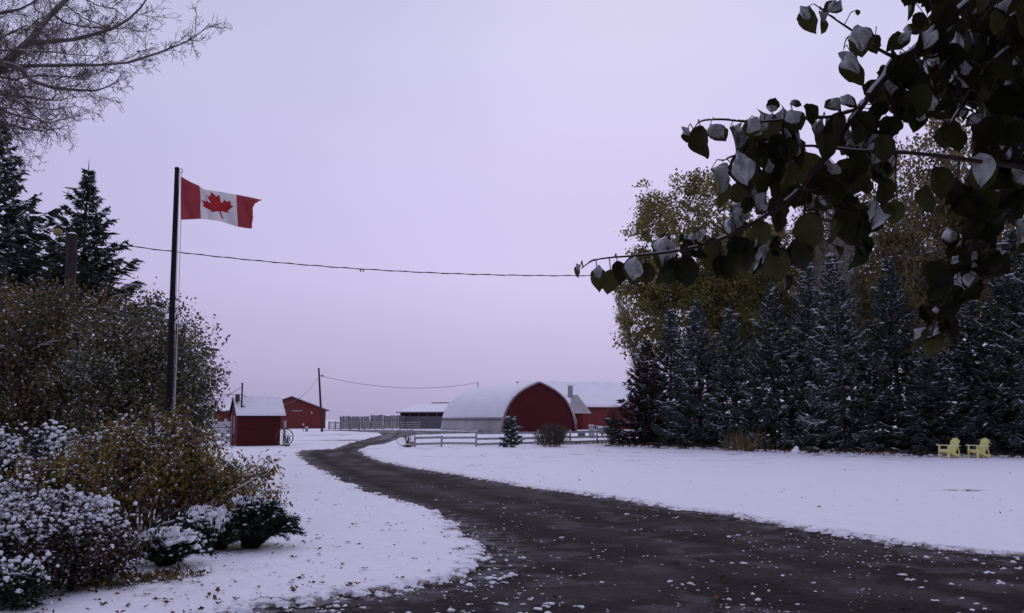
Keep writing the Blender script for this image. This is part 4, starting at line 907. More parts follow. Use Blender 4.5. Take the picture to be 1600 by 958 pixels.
# ------------------------------------------------------------------ broadleaf trees
def leafy_tree(seed, H, W, prm, leafm, nleaf, lsize, barkm, trunk_r, snow=.1, lean=0, spreadleaf=.35, first=.25):
    rnd = random.Random(seed); g = np.random.default_rng(seed); segs = []; tips = []
    grow(Vector((0,0,0)), Vector((lean,0,1)), H, trunk_r, 0, prm, segs, tips, rnd)
    segs = [s for s in segs]; T = np.array([t[0] for t in tips]); D = np.array([t[1] for t in tips])
    k = g.integers(0, len(T), nleaf); c = T[k] + g.normal(0, spreadleaf, (nleaf,3))*np.array([1,1,.8])
    ax = unit(g.normal(size=(nleaf,3)) + np.array([0,0,-.7])); nr = g.normal(size=(nleaf,3)) + np.array([0,0,.6])
    ls = lsize*g.uniform(.7,1.3,nleaf); V, F = cards(c, ax, nr, ls, ls*.75, .05)
    crown = npmesh('tree_crown', V, F, [leafm, M['snow']], None, False, .5*g.random(nleaf)+.5*g.random(len(T))[k])
    parts = segmesh(segs, 7, .012) + segsnow(segs, .02, .5*snow*5, rnd)
    V, F, mi, t = join(parts); trunk = npmesh('tree_trunk', V, F, [barkm, M['snow']], mi, False, t)
    return trunk, crown
PR = dict(n=[11,7,4,2], jit=[.05,.11,.16,.2], up=[.02,.11,.10,.05], start=[.16,.2,.2,1], kids=[3,2,2,0], spread=[.78,.6,.7,.6], ratio=[.50,.48,.5,.5])
def crown_tree(seed, lobes, stems, ncl, nleaf, lsize, leafm, barkm, tr=.22, puff=.42, twigs=3, inner=.55):
    """lobes: (x, y, z, rx, ry, rz, share) rounded masses; stems: base offsets; one limb reaches every leaf cluster"""
    rnd = random.Random(seed); g = np.random.default_rng(seed); segs = []; T = []
    sh_ = np.array([l_[6] for l_ in lobes]); pick = g.choice(len(lobes), ncl, p=sh_/sh_.sum())
    tops = []
    for bx_s, by_s, topx, topy, topz in stems:
        pts = []; n_ = 12
        for i in range(n_+1):
            t = i/n_; pts.append(Vector((bx_s + (topx-bx_s)*t**1.4 + rnd.gauss(0,.10), by_s + (topy-by_s)*t**1.4 + rnd.gauss(0,.10), topz*t)))
        for i in range(n_): segs.append((pts[i], pts[i+1], tr*(1-.9*i/n_), tr*(1-.9*(i+1)/n_), 0))
        tops.append(pts)
    for q in pick:
        l_ = lobes[q]; u = unit(g.normal(size=3)[None])[0]*(g.random()**(1/3)*(1-inner)+inner if g.random() < .8 else g.random()); c = Vector((l_[0]+u[0]*l_[3], l_[1]+u[1]*l_[4], l_[2]+u[2]*l_[5]))
        pts = min(tops, key=lambda p: (p[8].xy-c.xy).length); zt = c.z - (c.xy-pts[6].xy).length*rnd.uniform(.6,1.1); i0 = max(2, min(11, int(zt/pts[-1].z*12))); a_ = pts[i0]; r0 = max(.02, tr*.30*(1-.75*i0/12)); prev = a_; n_ = 6
        for i in range(1, n_+1):
            t = i/n_; p = a_.lerp(c, t) + Vector((rnd.gauss(0,.06), rnd.gauss(0,.06), .35*math.sin(math.pi*t)*-.5 + rnd.gauss(0,.05))); segs.append((prev, p, r0*(1-.85*(i-1)/n_), r0*(1-.85*i/n_), 1)); prev = p
        for _ in range(twigs):
            d = Vector((rnd.gauss(0,.6), rnd.gauss(0,.6), rnd.gauss(.55,.5))).normalized(); e1 = prev + d*rnd.uniform(.4,1.1); segs.append((prev, e1, .014, .006, 2)); T.append((prev.lerp(e1,.6), rnd.random()))
            for _ in range(2):
                e2 = e1 + (d + Vector((rnd.gauss(0,.6), rnd.gauss(0,.6), rnd.gauss(0,.5)))).normalized()*rnd.uniform(.25,.6); segs.append((e1, e2, .008, .004, 3)); T.append((e2, rnd.random()))
    P_ = np.array([t[0] for t in T]); pt = np.array([t[1] for t in T]); wgt = .25 + g.random(len(T)); k = g.choice(len(T), nleaf, p=wgt/wgt.sum()); c = P_[k] + g.normal(0, 1, (nleaf,3))*puff*np.array([.5,.5,.42])
    ax = unit(g.normal(size=(nleaf,3)) + np.array([0,0,-.6])); ls = lsize*g.uniform(.65,1.35,nleaf); V, F = cards(c, ax, g.normal(size=(nleaf,3)) + np.array([0,0,.6]), ls, ls*.8, .06)
    crown = npmesh('tree_crown', V, F, [leafm, M['snow']], None, False, .55*g.random(nleaf)+.45*pt[k])
    V, F, mi, t = join(segmesh(segs, 7, .012)); return npmesh('tree_trunk', V, F, [barkm, M['snow']], mi, False, t), crown
# the big rounded olive tree (metres; x to the right in the picture)
T1 = crown_tree(401, [(-.4,0,14.0,4.4,4.0,4.6,1.0), (-3.3,0,9.6,2.6,2.6,3.6,.45), (3.6,.5,11.6,3.4,3.0,4.4,.7), (.5,0,8.6,4.4,3.2,2.8,.5)], [(0,0,-.6,0,17.0), (.5,.2,3.2,.3,14.2), (-.4,.1,-2.8,0,12.0)], 250, 40000, .21, M['leaf_olive'], M['bark_grey'], .22, puff=.48)
T2 = crown_tree(402, [(0,0,15.0,1.9,1.8,3.2,.6), (.2,0,11.0,2.5,2.3,3.2,.8), (-.4,0,7.6,2.7,2.4,2.6,.7)], [(0,0,.2,0,17.2), (.3,0,-.9,.2,13.5)], 150, 13000, .20, M['leaf_orange'], M['bark_pale'], .17, puff=.5)
T3 = leafy_tree(403, 16, 0, dict(PR, spread=[.6,.5,.7,.6], ratio=[.42,.5,.5,.5]), M['leaf_orange'], 12000, .16, M['bark_pale'], .17, spreadleaf=.5)
T4 = leafy_tree(404, 12, 0, dict(PR, spread=[.35,.45,.6,.6], ratio=[.34,.55,.55,.5], up=[.02,.14,.1,.0]), M['leaf_orange'], 500, .12, M['bark_pale'], .12, spreadleaf=.3)
def place_tree(tm, label, px_, topy, d_, h0, rz, wf, group, cat='tree'):
    H = CAMH + (655-topy)/FPX*d_; b = P(px_, 655, d_); e = empty('poplar_tree', label, cat, (b.x, b.y, 0), rz, group); s = H/h0; e.scale = (s*wf, s*wf, s)
    link('trunk', tm[0], e); link('crown', tm[1], e); return e
GR = 'autumn trees behind the spruce row'
place_tree(T1, 'large rounded olive yellow tree rising behind the left end of the spruces', 1096, 276, 68, 18.9, 0, 1.0, GR)
place_tree(T1, 'olive leafed tree behind the middle spruces, lower than the rounded one', 1228, 352, 75, 18.9, 2.6, .9, GR)
place_tree(T2, 'tall thin ochre tree showing beneath the snowy leaves at upper right', 1502, 140, 66, 18.4, 1.0, .85, GR)
place_tree(T2, 'ochre tree with pale trunk left of the tallest one', 1424, 222, 64, 18.4, 3.2, 1.0, GR)
place_tree(T3, 'sparse ochre tree with pale stems above the middle spruces', 1352, 300, 66, 17.2, .5, .8, GR)
place_tree(T2, 'ochre tree near the right edge behind the large spruce', 1578, 235, 62, 18.4, 2.6, 1.0, GR)
place_tree(T1, 'olive tree low behind the blue spruce', 1450, 350, 72, 18.9, 4.2, .8, GR)
place_tree(T4, 'bare pale stemmed tree between the olive and ochre trees', 1268, 335, 60, 12.8, 0, .8, GR)
place_tree(T4, 'bare pale tree with upright twigs just left of the sparse ochre tree', 1312, 305, 63, 12.8, 1.5, .8, GR)
place_tree(T4, 'small bare tree peeking out left of the rounded olive tree', 1014, 475, 72, 12.8, 3.0, .9, GR)
place_tree(T1, 'low olive tree filling the sky behind the fourth and fifth spruces', 1150, 405, 76, 18.9, 1.3, 1.3, GR)
place_tree(T1, 'dull olive tree seen low between the tall middle spruces', 1335, 375, 78, 18.9, 5.3, 1.2, GR)
place_tree(T2, 'low ochre tree filling the gap behind the middle spruces', 1300, 395, 70, 18.4, 5.0, 1.5, GR)

# ------------------------------------------------------------------ bushes
def bush(name, label, cat, loc, rx, ry, H, prm, nst, leafm, nleaf, lsize, seed, snow_n=0, snow_r=.04, stemm=None, spreadleaf=.1, group=None, extra=None, lw=.6, snowlo=.35, stem_r=.02, snow_stem=.4, leaf_snow=0, down=-.5, skirt=0):
    rnd = random.Random(seed); g = np.random.default_rng(seed); segs = []; tips = []
    for i in range(nst):
        a = rnd.uniform(0, 6.28); q = math.sqrt(rnd.random()); bx0 = Vector((math.cos(a)*rx*q*.45, math.sin(a)*ry*q*.45, 0))
        tgt = Vector((math.cos(a)*rx*q*.95, math.sin(a)*ry*q*.95, H*math.sqrt(max(.12, 1-q*q*.85))))
        d = tgt - bx0; grow(bx0, d, d.length*rnd.uniform(.85,1.05), stem_r, 0, prm, segs, tips, rnd)
    for (p, d, ln) in (extra or []): grow(Vector(p), Vector(d), ln, stem_r*1.1, 0, prm, segs, tips, rnd)
    T = np.array([t[0] for t in tips] + [q_[1] for q_ in segs if q_[4] >= 1]); T = T[T[:,2] > .03]
    if skirt: # leaves right down to the ground
        a = g.uniform(0, 6.28, skirt); q = g.uniform(.75, 1.0, skirt); T = np.concatenate([T, np.stack([np.cos(a)*rx*q*.95, np.sin(a)*ry*q*.95, H*g.uniform(.03,.55,skirt)], 1)])
    e = empty(name, label, cat, loc, 0, group)
    parts = segmesh(segs, 5, .004) + segsnow(segs, .004, snow_stem, rnd, minr=.007, off=1.0)
    V, F, mi, t = join(parts); link('stems', npmesh('stems', V, F, [stemm or M['twig'], M['snow']], mi, False, t), e)
    k = g.integers(0, len(T), nleaf); c = T[k] + g.normal(0, spreadleaf, (nleaf,3)); c[:,2] = np.maximum(c[:,2], .03)
    ax = unit(g.normal(size=(nleaf,3)) + np.array([0,0,down])); nr = g.normal(size=(nleaf,3)) + np.array([0,0,1.0])
    ls = lsize*g.uniform(.6,1.35,nleaf); V1, F1 = cards(c, ax, nr, ls, ls*lw, .08); parts = [(V1, F1, 0, g.random(nleaf))]
    if leaf_snow:
        q = g.random(nleaf) < leaf_snow*np.clip(.3 + c[:,2]/H, 0, 1.2); up_ = np.array([[0,0,1.]])
        V2, F2 = cards(c[q]+up_*lsize*.12, unit(ax[q]*np.array([1,1,.35])), up_+.3*nr[q], ls[q]*.85, ls[q]*lw*.9, .1); parts.append((V2, F2, 1, None))
    V, F, mi, t = join(parts); link('foliage', npmesh('foliage', V, F, [leafm, M['snow']], mi, False, t), e)
    if snow_n:
        w_ = np.clip((c[:,2]/H - snowlo)/(1-snowlo), .04, 1)**1.5*(.25+1.5*np.clip((fbm(c[:,0]+c[:,2]+20, c[:,1]-c[:,2]+20, 3.2, 2, seed)-.35)*4, 0, 1)); rr_ = ((c[:,0]/rx)**2 + (c[:,1]/ry)**2); w_ = w_*(1 + .6*rr_); w_ /= w_.sum()
        k = g.choice(nleaf, snow_n, p=w_); r = snow_r*(.35 + 1.0*g.random(snow_n)**1.6)
        nb = 3; Vb, Fb = blobs(c[k] + np.array([0,0,1.])*(r*.35)[:,None], r*g.uniform(.7,1.3,snow_n), r*g.uniform(.5,1.0,snow_n), r*g.uniform(.5,.85,snow_n), 2, .38, g)
        link('snow_load', npmesh('snow_load', Vb, Fb, M['snow'], smooth=True), e)['kind'] = 'stuff'
    return e
BP = dict(n=[6,4,3], jit=[.10,.18,.22], up=[.02,.03,0], start=[.25,.2,1], kids=[2,2,0], spread=[.6,.7,.7], ratio=[.42,.5,.5])
# front snowy bush (two masses that read as one hedge)
bush('snowy_bush', 'snow loaded reddish brown bush in the lower left corner', 'bush', (-5.0, 9.95, 0), .98, .85, .92, BP, 56, M['leaf_red'], 19000, .05, 501, 4200, .024, skirt=900, spreadleaf=.07, leaf_snow=.30, snowlo=.5)
bush('snowy_bush', 'snow loaded dark bush cut off by the left edge, beside the reddish one', 'bush', (-6.5, 10.3, 0), 1.1, .95, .95, BP, 52, M['leaf_dark'], 17000, .05, 502, 3600, .024, skirt=700, spreadleaf=.07, leaf_snow=.30, snowlo=.5)
bush('snowy_bush', 'low snowy dark bush filling the bottom left corner', 'bush', (-5.1, 8.95, 0), .7, .55, .5, BP, 34, M['leaf_dark'], 9000, .05, 503, 900, .026, skirt=700, spreadleaf=.06, leaf_snow=.15, snowlo=.4)
# back snowy bush
bush('snowy_bush', 'broad snow covered leafy bush behind the yellow bush on the far left', 'bush', (-9.3, 18.3, 0), 2.0, 1.1, 1.26, BP, 48, M['leaf_dark'], 14000, .10, 504, 2600, .045, skirt=500, spreadleaf=.14, leaf_snow=.35, snowlo=.35)
bush('snowy_bush', 'snow covered leafy bush below the large shrub, left of the flagpole', 'bush', (-7.4, 19.4, 0), 1.4, .9, 1.25, BP, 34, M['leaf_dark'], 9500, .10, 505, 1500, .042, skirt=400, spreadleaf=.14, leaf_snow=.35, snowlo=.35)
# yellow bush with long arching stems
ex = [((.2,-.2,.1),(1,-.05,.55),1.4), ((.3,0,.1),(1,-.1,.34),1.7), ((.3,.2,.1),(1,.05,.40),1.7), ((.3,-.3,.1),(1,-.2,.22),1.5), ((.1,-.1,.1),(1,0,.8),1.3), ((.3,-.2,.1),(1,-.1,.42),1.8)]
YB = dict(n=[8,5,3], jit=[.06,.14,.2], up=[-.005,.03,0], start=[.3,.2,1], kids=[2,2,0], spread=[.5,.6,.7], ratio=[.34,.45,.5])
bush('yellow_bush', 'yellow green bush with long snow lined stems reaching right below the flagpole', 'bush', (-5.95, 15.4, 0), 1.55, 1.0, 1.72, YB, 50, M['leaf_yellow'], 19000, .08, 510, 260, .024, skirt=420, spreadleaf=.10, extra=ex, lw=.5, snow_stem=.6, leaf_snow=.22, down=-1.1, stem_r=.022)
bush('yellow_bush', 'lower olive bush at the left side of the larger yellow one', 'bush', (-7.5, 15.6, 0), 1.0, .8, 1.1, YB, 26, M['leaf_yellow'], 8000, .08, 511, 200, .03, skirt=260, spreadleaf=.10, lw=.55, snow_stem=.5, leaf_snow=.1, down=-.6)
# the large shrub
LS = dict(n=[8,5,4], jit=[.09,.15,.2], up=[.02,.04,0], start=[.25,.2,1], kids=[2,2,0], spread=[.55,.65,.7], ratio=[.36,.5,.5])
bush('large_shrub', 'large dull green shrub with snow flecked leaves behind the flagpole', 'shrub', (-9.1, 22.5, 0), 1.95, 1.7, 4.2, LS, 74, M['leaf_shrub'], 46000, .095, 520, 0, .03, stemm=M['bark'], spreadleaf=.17, leaf_snow=.30, stem_r=.035)
bush('large_shrub', 'tallest rusty topped shrub in front of the pointed spruce on the left', 'shrub', (-12.0, 23.5, 0), 2.2, 1.8, 5.0, LS, 62, M['leaf_rusty'], 38000, .095, 521, 0, .03, stemm=M['bark'], spreadleaf=.18, leaf_snow=.20, stem_r=.035)
bush('large_shrub', 'dense dark green shrub at the left edge below the spruces', 'shrub', (-14.2, 22.0, 0), 2.2, 1.6, 4.2, LS, 46, M['leaf_shrub'], 26000, .095, 522, 0, .03, stemm=M['bark'], spreadleaf=.17, leaf_snow=.22, stem_r=.035)
# junipers
def juniper(label, c, rx, ry, H, seed, snow_n, snow_r, nb=150, lean=(0,0), group='junipers at the edge of the left bed', mound=0):
    g = np.random.default_rng(seed); e = empty('juniper', label, 'juniper', c, 0, group)
    C0, C1 = [], []
    for i in range(nb):
        a = g.uniform(0, 6.28); q = g.uniform(.25, 1); el_ = g.uniform(.1, 1)*(1-q*.6); tip = np.array([math.cos(a)*rx*q, math.sin(a)*ry*q, H*(.25+.8*math.sqrt(max(0,1-q*q))*g.uniform(.55,1.1))]) + np.array([lean[0]*q, lean[1]*q, 0])
        b0 = np.array([math.cos(a)*rx*.1, math.sin(a)*ry*.1, .04]); n = 7; s = np.linspace(0,1,n)[:,None]; p = b0*(1-s) + tip*s + np.array([0,0,1])*H*.18*np.sin(s*3.14)
        C0.append(p[:-1]); C1.append(p[1:])
    A_ = np.concatenate(C0); B_ = np.concatenate(C1); d = unit(B_-A_); V4, F4 = prisms(A_, B_, np.full(len(A_), .008), np.full(len(A_), .006), 3)
    k = np.repeat(np.arange(len(A_)), 26); s = g.random(len(k))[:,None]; cb = A_[k]*(1-s)+B_[k]*s; td = unit(d[k] + g.normal(0,.55,(len(k),3)))
    V1, F1 = cards(cb, td, g.normal(size=(len(k),3)), g.uniform(.03,.10,len(k)), g.uniform(.006,.014,len(k))); V1[:,2] = np.maximum(V1[:,2], .02)
    V, F, mi, t = join([(V1,F1,0,g.random(len(k))), (V4,F4,0,None)]); link('foliage', npmesh('foliage', V, F, [M['juniper']], None, False, t), e)
    if mound:
        nu, nv = 72, 26; a = np.linspace(0, 2*math.pi, nu, endpoint=False)[None,:].repeat(nv,0); t = np.linspace(0, 1, nv)[:,None].repeat(nu,1)
        lim = .50 + .22*np.sin(a*3+seed) + .22*(vnoise(a*3.2, a*0+seed, seed)-.5)*2 + .25*(vnoise(a*8, a*0, seed+1)-.5); el_ = t*lim*1.15
        rr_ = 1 + .10*(vnoise(a*5+9, el_*7, seed+2)-.5)*2 + .12*(vnoise(a*13, el_*17, seed+3)-.5)*2
        mx_ = np.cos(a)*np.sin(el_)*rx*1.06*rr_; my_ = np.sin(a)*np.sin(el_)*ry*1.06*rr_; mz = H*(.42 + .62*np.cos(el_)**.8)*rr_ - .05*t**3*H
        Iv = np.arange(nu*nv).reshape(nv, nu); In = np.roll(Iv, -1, 1); Fm = np.stack([Iv[:-1], Iv[1:], In[1:], In[:-1]], -1).reshape(-1,4)
        hole = (vnoise(mx_*16+seed, my_*16, seed+5) + .5*vnoise(mx_*40, my_*40, seed+6) > mound + .55*(1-t)).ravel(); kp = ~hole[Fm].all(1)
        Vm = np.stack([mx_,my_,mz],2).reshape(-1,3); link('snow_cover', npmesh('snow_cover', Vm, Fm[kp], M['snow'], smooth=True), e)
    if snow_n:
        zz_ = B_[:,2]/H; w = np.clip(zz_-.35, .0, 1)**1.2; w /= w.sum(); k = g.choice(len(B_), snow_n, p=w); r = snow_r*g.uniform(.5,1.3,snow_n)
        Vb, Fb = blobs(B_[k] + np.array([0,0,1.])*(r*.2)[:,None], r*g.uniform(.8,1.7,snow_n), r*g.uniform(.5,.9,snow_n), r*g.uniform(.4,.7,snow_n), 2, .35, g)
        link('snow_load', npmesh('snow_load', Vb, Fb, M['snow'], smooth=True), e)['kind'] = 'stuff'
    return e
juniper('rounded juniper almost buried in snow, nearest the reddish bush', G(258,888), .60, .42, .42, 601, 700, .032, 190, mound=1.05)
juniper('middle juniper with patchy snow under the yellow bush', G(340,864), .50, .4, .48, 602, 420, .030, 150, mound=.62)
juniper('small dark juniper between the snow buried one and the middle one', G(318,842), .5, .4, .42, 604, 380, .030, 130, mound=.75)
juniper('dark spreading juniper at the right tip of the bed, mostly free of snow', G(390,862), .56, .46, .66, 603, 240, .026, 240, lean=(.18,0), mound=.22)

# shrubs by the fence, dry weeds along the spruces
bush('round_shrub', 'rounded leafless brown shrub in front of the red end wall', 'shrub', G(862,699), 1.2, .9, 1.4, dict(BP, up=[.04,.05,.02], spread=[.35,.5,.6]), 95, M['leaf_rusty'], 2400, .05, 701, 0, .04, spreadleaf=.10, snow_stem=.1, stem_r=.011, stemm=M['twig_grey'])
bush('bare_shrub', 'thin brown shrub leaning out beside the leftmost spruce', 'shrub', P(957,655,62).xy.to_3d(), .75, .7, 2.4, dict(BP, up=[.06,.06,.03], spread=[.35,.5,.6]), 26, M['leaf_rusty'], 1300, .07, 702, 0, .04, spreadleaf=.15, snow_stem=.1)
def weeds(name, label, pts, n, h, m, seed, spread=1.0, snow_n=0, cat='weeds', width=.02):
    g = np.random.default_rng(seed); P_ = np.array([(p.x, p.y) for p in pts]); k = g.integers(0, len(P_)-1, n); s = g.random(n)[:,None]
    c = P_[k]*(1-s)+P_[k+1]*s + g.normal(0, spread, (n,2)); c = np.concatenate([c, np.full((n,1), .03)], 1)
    ax = unit(np.stack([g.normal(0,.35,n), g.normal(0,.35,n), np.ones(n)], 1)); V, F = cards(c, ax, g.normal(size=(n,3)), h*g.uniform(.3,1.2,n), np.full(n, width), 0); parts = [(V,F,0,g.random(n))]
    nl = n//2; k = g.integers(0, n, nl); V2, F2 = cards(c[k]+ax[k]*h*g.uniform(.1,.8,(nl,1)), g.normal(size=(nl,3)), g.normal(size=(nl,3)), g.uniform(.04,.1,nl), g.uniform(.03,.06,nl)); parts.append((V2,F2,0,g.random(nl)))
    if snow_n:
        k = g.integers(0, n, snow_n); r = g.uniform(.3,1,snow_n)*min(.13, h*.45); Vb, Fb = blobs(c[k] + np.array([0,0,.01]) + ax[k]*(h*g.uniform(0,.4,(snow_n,1))), r, r*.7, r*.35, 2, .4, g); parts.append((Vb,Fb,1,None))
    V, F, mi, t = join(parts); return tag(link(name, npmesh(name, V, F, [m, M['snow']], mi, False, t)), label, cat, kind='stuff')
base = [P(970,655,60).xy.to_3d(), P(1100,655,55.5).xy.to_3d(), P(1250,655,49.5).xy.to_3d(), P(1400,655,45.5).xy.to_3d(), P(1600,655,43.3).xy.to_3d(), P(1750,655,41).xy.to_3d()]
weeds('dry_weeds', 'strip of dry brown weeds and snow at the foot of the spruce row', base, 6500, .3, M['dry_grass'], 801, .9, 1500)
weeds('tall_grass', 'clump of tall tan grass against the spruces', [P(1150,655,51.5).xy.to_3d(), P(1182,655,51).xy.to_3d()], 620, 1.15, mat('tan grass', (.24,.185,.10), .9, (.15,.115,.065), 3, tint=.5, trans=.2), 802, .35, 30, 'grass', .035)
weeds('fence_weeds', 'brown weeds and stones with snow along the right part of the white fence', [G(845,697), G(900,695.5), G(975,693.5)], 1500, .25, M['dry_grass'], 803, .3, 320)
weeds('bed_litter', 'dead stalks and litter at the edge of the left flower bed', [G(150,925), G(215,915), G(300,905)], 500, .12, M['dry_grass'], 804, .12, 40, 'litter', .012)
# white snowy little figure-like boulder at the spruce foot
c = G(1243,711); V_, F_ = blobs(np.array([[0,0,.14],[.05,0,.32]]), np.array([.22,.12]), np.array([.2,.1]), np.array([.2,.14]), 3, .15); tag(link('snowy_stump', npmesh('snowy_stump', V_, F_, M['snow'], smooth=True), None, c), 'small snow covered stump at the lawn edge below the spruces', 'stump')

# ------------------------------------------------------------------ bare tree at upper left
def bare_tree():
    Yd = 10.5; rnd = random.Random(77)
    e = empty('bare_tree', 'large leafless tree whose fine twigs hang into the upper left corner', 'tree', P(-330,655,Yd).xy.to_3d()); o0 = Vector(e.location)
    limbs = [ ([(-330,520),(-330,300),(-250,230),(-130,175),(0,108),(14,94),(48,62),(72,31),(103,0),(140,-50),(190,-130)], [.28,.20,.13,.095,.064,.052,.042,.034,.029,.026,.018], 0),
      ([(44,68),(80,65),(115,62),(150,53),(175,45),(200,31),(220,12),(236,-12)], [.032,.028,.024,.02,.017,.015,.012,.008], .1),
      ([(-40,120),(0,97),(30,104),(60,103),(110,102),(150,102),(200,98),(250,82),(290,66),(312,52),(326,38)], [.03,.024,.02,.019,.018,.016,.014,.012,.008,.006,.003], -.2),
      ([(-10,96),(30,106),(50,127),(85,138),(120,141),(150,142),(170,135),(186,125)], [.03,.026,.022,.018,.014,.011,.007,.004], -.4),
      ([(-60,130),(0,148),(40,151),(70,156),(95,157),(110,150)], [.02,.014,.012,.01,.007,.004], .3),
      ([(-80,120),(-20,160),(10,175),(30,182),(80,192),(108,184)], [.02,.015,.013,.011,.007,.004], 0.0),
      ([(-80,170),(0,190),(30,200),(70,205),(95,200)], [.014,.010,.008,.006,.003], .8),
      ([(-80,140),(0,140),(40,165),(80,172),(120,165)], [.014,.010,.008,.006,.003], -.8),
      ([(-80,90),(0,60),(40,40),(70,45),(100,60)], [.014,.010,.008,.006,.003], -.9),
      ([(-60,60),(0,21),(30,15),(50,5),(75,-12)], [.022,.018,.015,.012,.01], .2),
      ([(30,85),(45,70),(40,50),(60,30),(90,20)], [.015,.012,.010,.008,.006], .5),
      ([(100,6),(130,28),(165,42),(185,44)], [.008,.007,.006,.004], -.1),
      ([(80,20),(100,35),(130,42),(170,45)], [.010,.009,.008,.006], .2),
      ([(120,-10),(150,8),(180,14),(200,30)], [.008,.007,.006,.004], .4),
      ([(-20,150),(10,190),(30,215),(45,235)], [.011,.009,.006,.003], .1),
      ([(-20,170),(0,205),(12,235),(18,250)], [.011,.008,.006,.003], -.3),
      ([(-20,130),(30,160),(60,185),(85,205)], [.012,.009,.006,.003], .5),
      ([(-40,110),(20,125),(60,118),(120,120),(160,112)], [.012,.010,.008,.006,.003], .7),
      ([(-40,80),(20,78),(70,80),(120,86),(160,88)], [.012,.010,.008,.006,.003], -.6) ]
    tw = dict(n=[5,4,3], jit=[.16,.2,.24], up=[.01,.02,0], start=[.1,.2,1], kids=[2,1,0], spread=[.7,.7,.6], ratio=[.5,.55,.5])
    segs = []; tips = []; main = MB(); msn = []
    for pl, rad, dy in limbs:
        pts = [P(a, b, Yd + dy*(1 if i else .3)) - o0 for i, (a, b) in enumerate(pl)]
        fine = []; fr_ = []
        for i in range(len(pts)-1):
            for t in (0, .5): fine.append(pts[i].lerp(pts[i+1], t)); fr_.append(rad[i]*(1-t)+rad[i+1]*t)
        fine.append(pts[-1]); fr_.append(rad[-1]); main.tube(fine, fr_, 8)
        for i in range(len(fine)-1):
            px_ = fine[i].x + o0.x
            if px_ < -9.2 or (fr_[i] > .04 and rnd.random() < .6): continue
            d = (fine[i+1]-fine[i]); L_ = d.length; msn.append((fine[i], fine[i+1], fr_[i], fr_[i+1], 0))
            for _ in range(max(1, int(L_/.065))):
                t = rnd.random(); a = rnd.uniform(0,6.28); dd = (d.normalized()*.7 + Vector((rnd.gauss(.15,.5), rnd.gauss(0,.5), rnd.gauss(-.02,.55)))).normalized()
                grow(fine[i].lerp(fine[i+1], t), dd, min(.62, .20 + fr_[i]*20)*rnd.uniform(.45,1.1), .0045, 0, tw, segs, tips, rnd)
    mo = main.build('limbs', M['bark_grey'], e, smooth=True)
    V, F, mi, t = join(segmesh(segs, 5, .0019)); link('twigs', npmesh('twigs', V, F, [M['twig_grey'], M['snow']], mi, False, t), e)
    V, F, mi, t = join(segsnow(msn, .006, .8, rnd, off=.75, wd=.6)); link('branch_snow', npmesh('branch_snow', V, F, [M['snow'], M['snow']], mi, False, t), e)['kind'] = 'stuff'
    g = np.random.default_rng(9); T = np.array([q[0] for q in tips]); n = 130; k = g.integers(0, len(T), n)
    V, F = cards(T[k], unit(g.normal(size=(n,3))+[0,0,-1.2]), g.normal(size=(n,3)), g.uniform(.025,.055,n), g.uniform(.012,.03,n)); link('withered_leaves', npmesh('withered_leaves', V, F, M['brown_leaf'], tint=g.random(n)), e)
bare_tree()

# ------------------------------------------------------------------ the near apple tree with snowy leaves
def leaf_mesh(seed, wr=.8, nseg=12, curl=.15, foldk=.18, droop=.2):
    g = np.random.default_rng(seed); v = []; ts = np.linspace(0, 1, nseg+1); wob = g.uniform(.92,1.08,(nseg+1,2))
    cols = np.array([-1,-.55,0,.55,1])
    for i, t in enumerate(ts):
        w = wr*.5*(math.sin(math.pi*min(1, t**.88))**.62 if 0 < t < 1 else .015)*(1 if t < .86 else 1-(t-.86)*2.2)
        for c in cols:
            x_ = c*w*(wob[i,0] if c < 0 else wob[i,1]); z_ = abs(c)*w*foldk*2 - droop*t*t + curl*.15*math.sin(t*9+c*3+seed)*abs(c) ; v.append((x_, t - .04*abs(c)*(t > .8), z_))
    f = []
    nc = len(cols)
    for i in range(nseg):
        for j in range(nc-1): a = i*nc+j; f.append((a, a+1, a+nc+1, a+nc))
    return np.array(v), np.array(f)
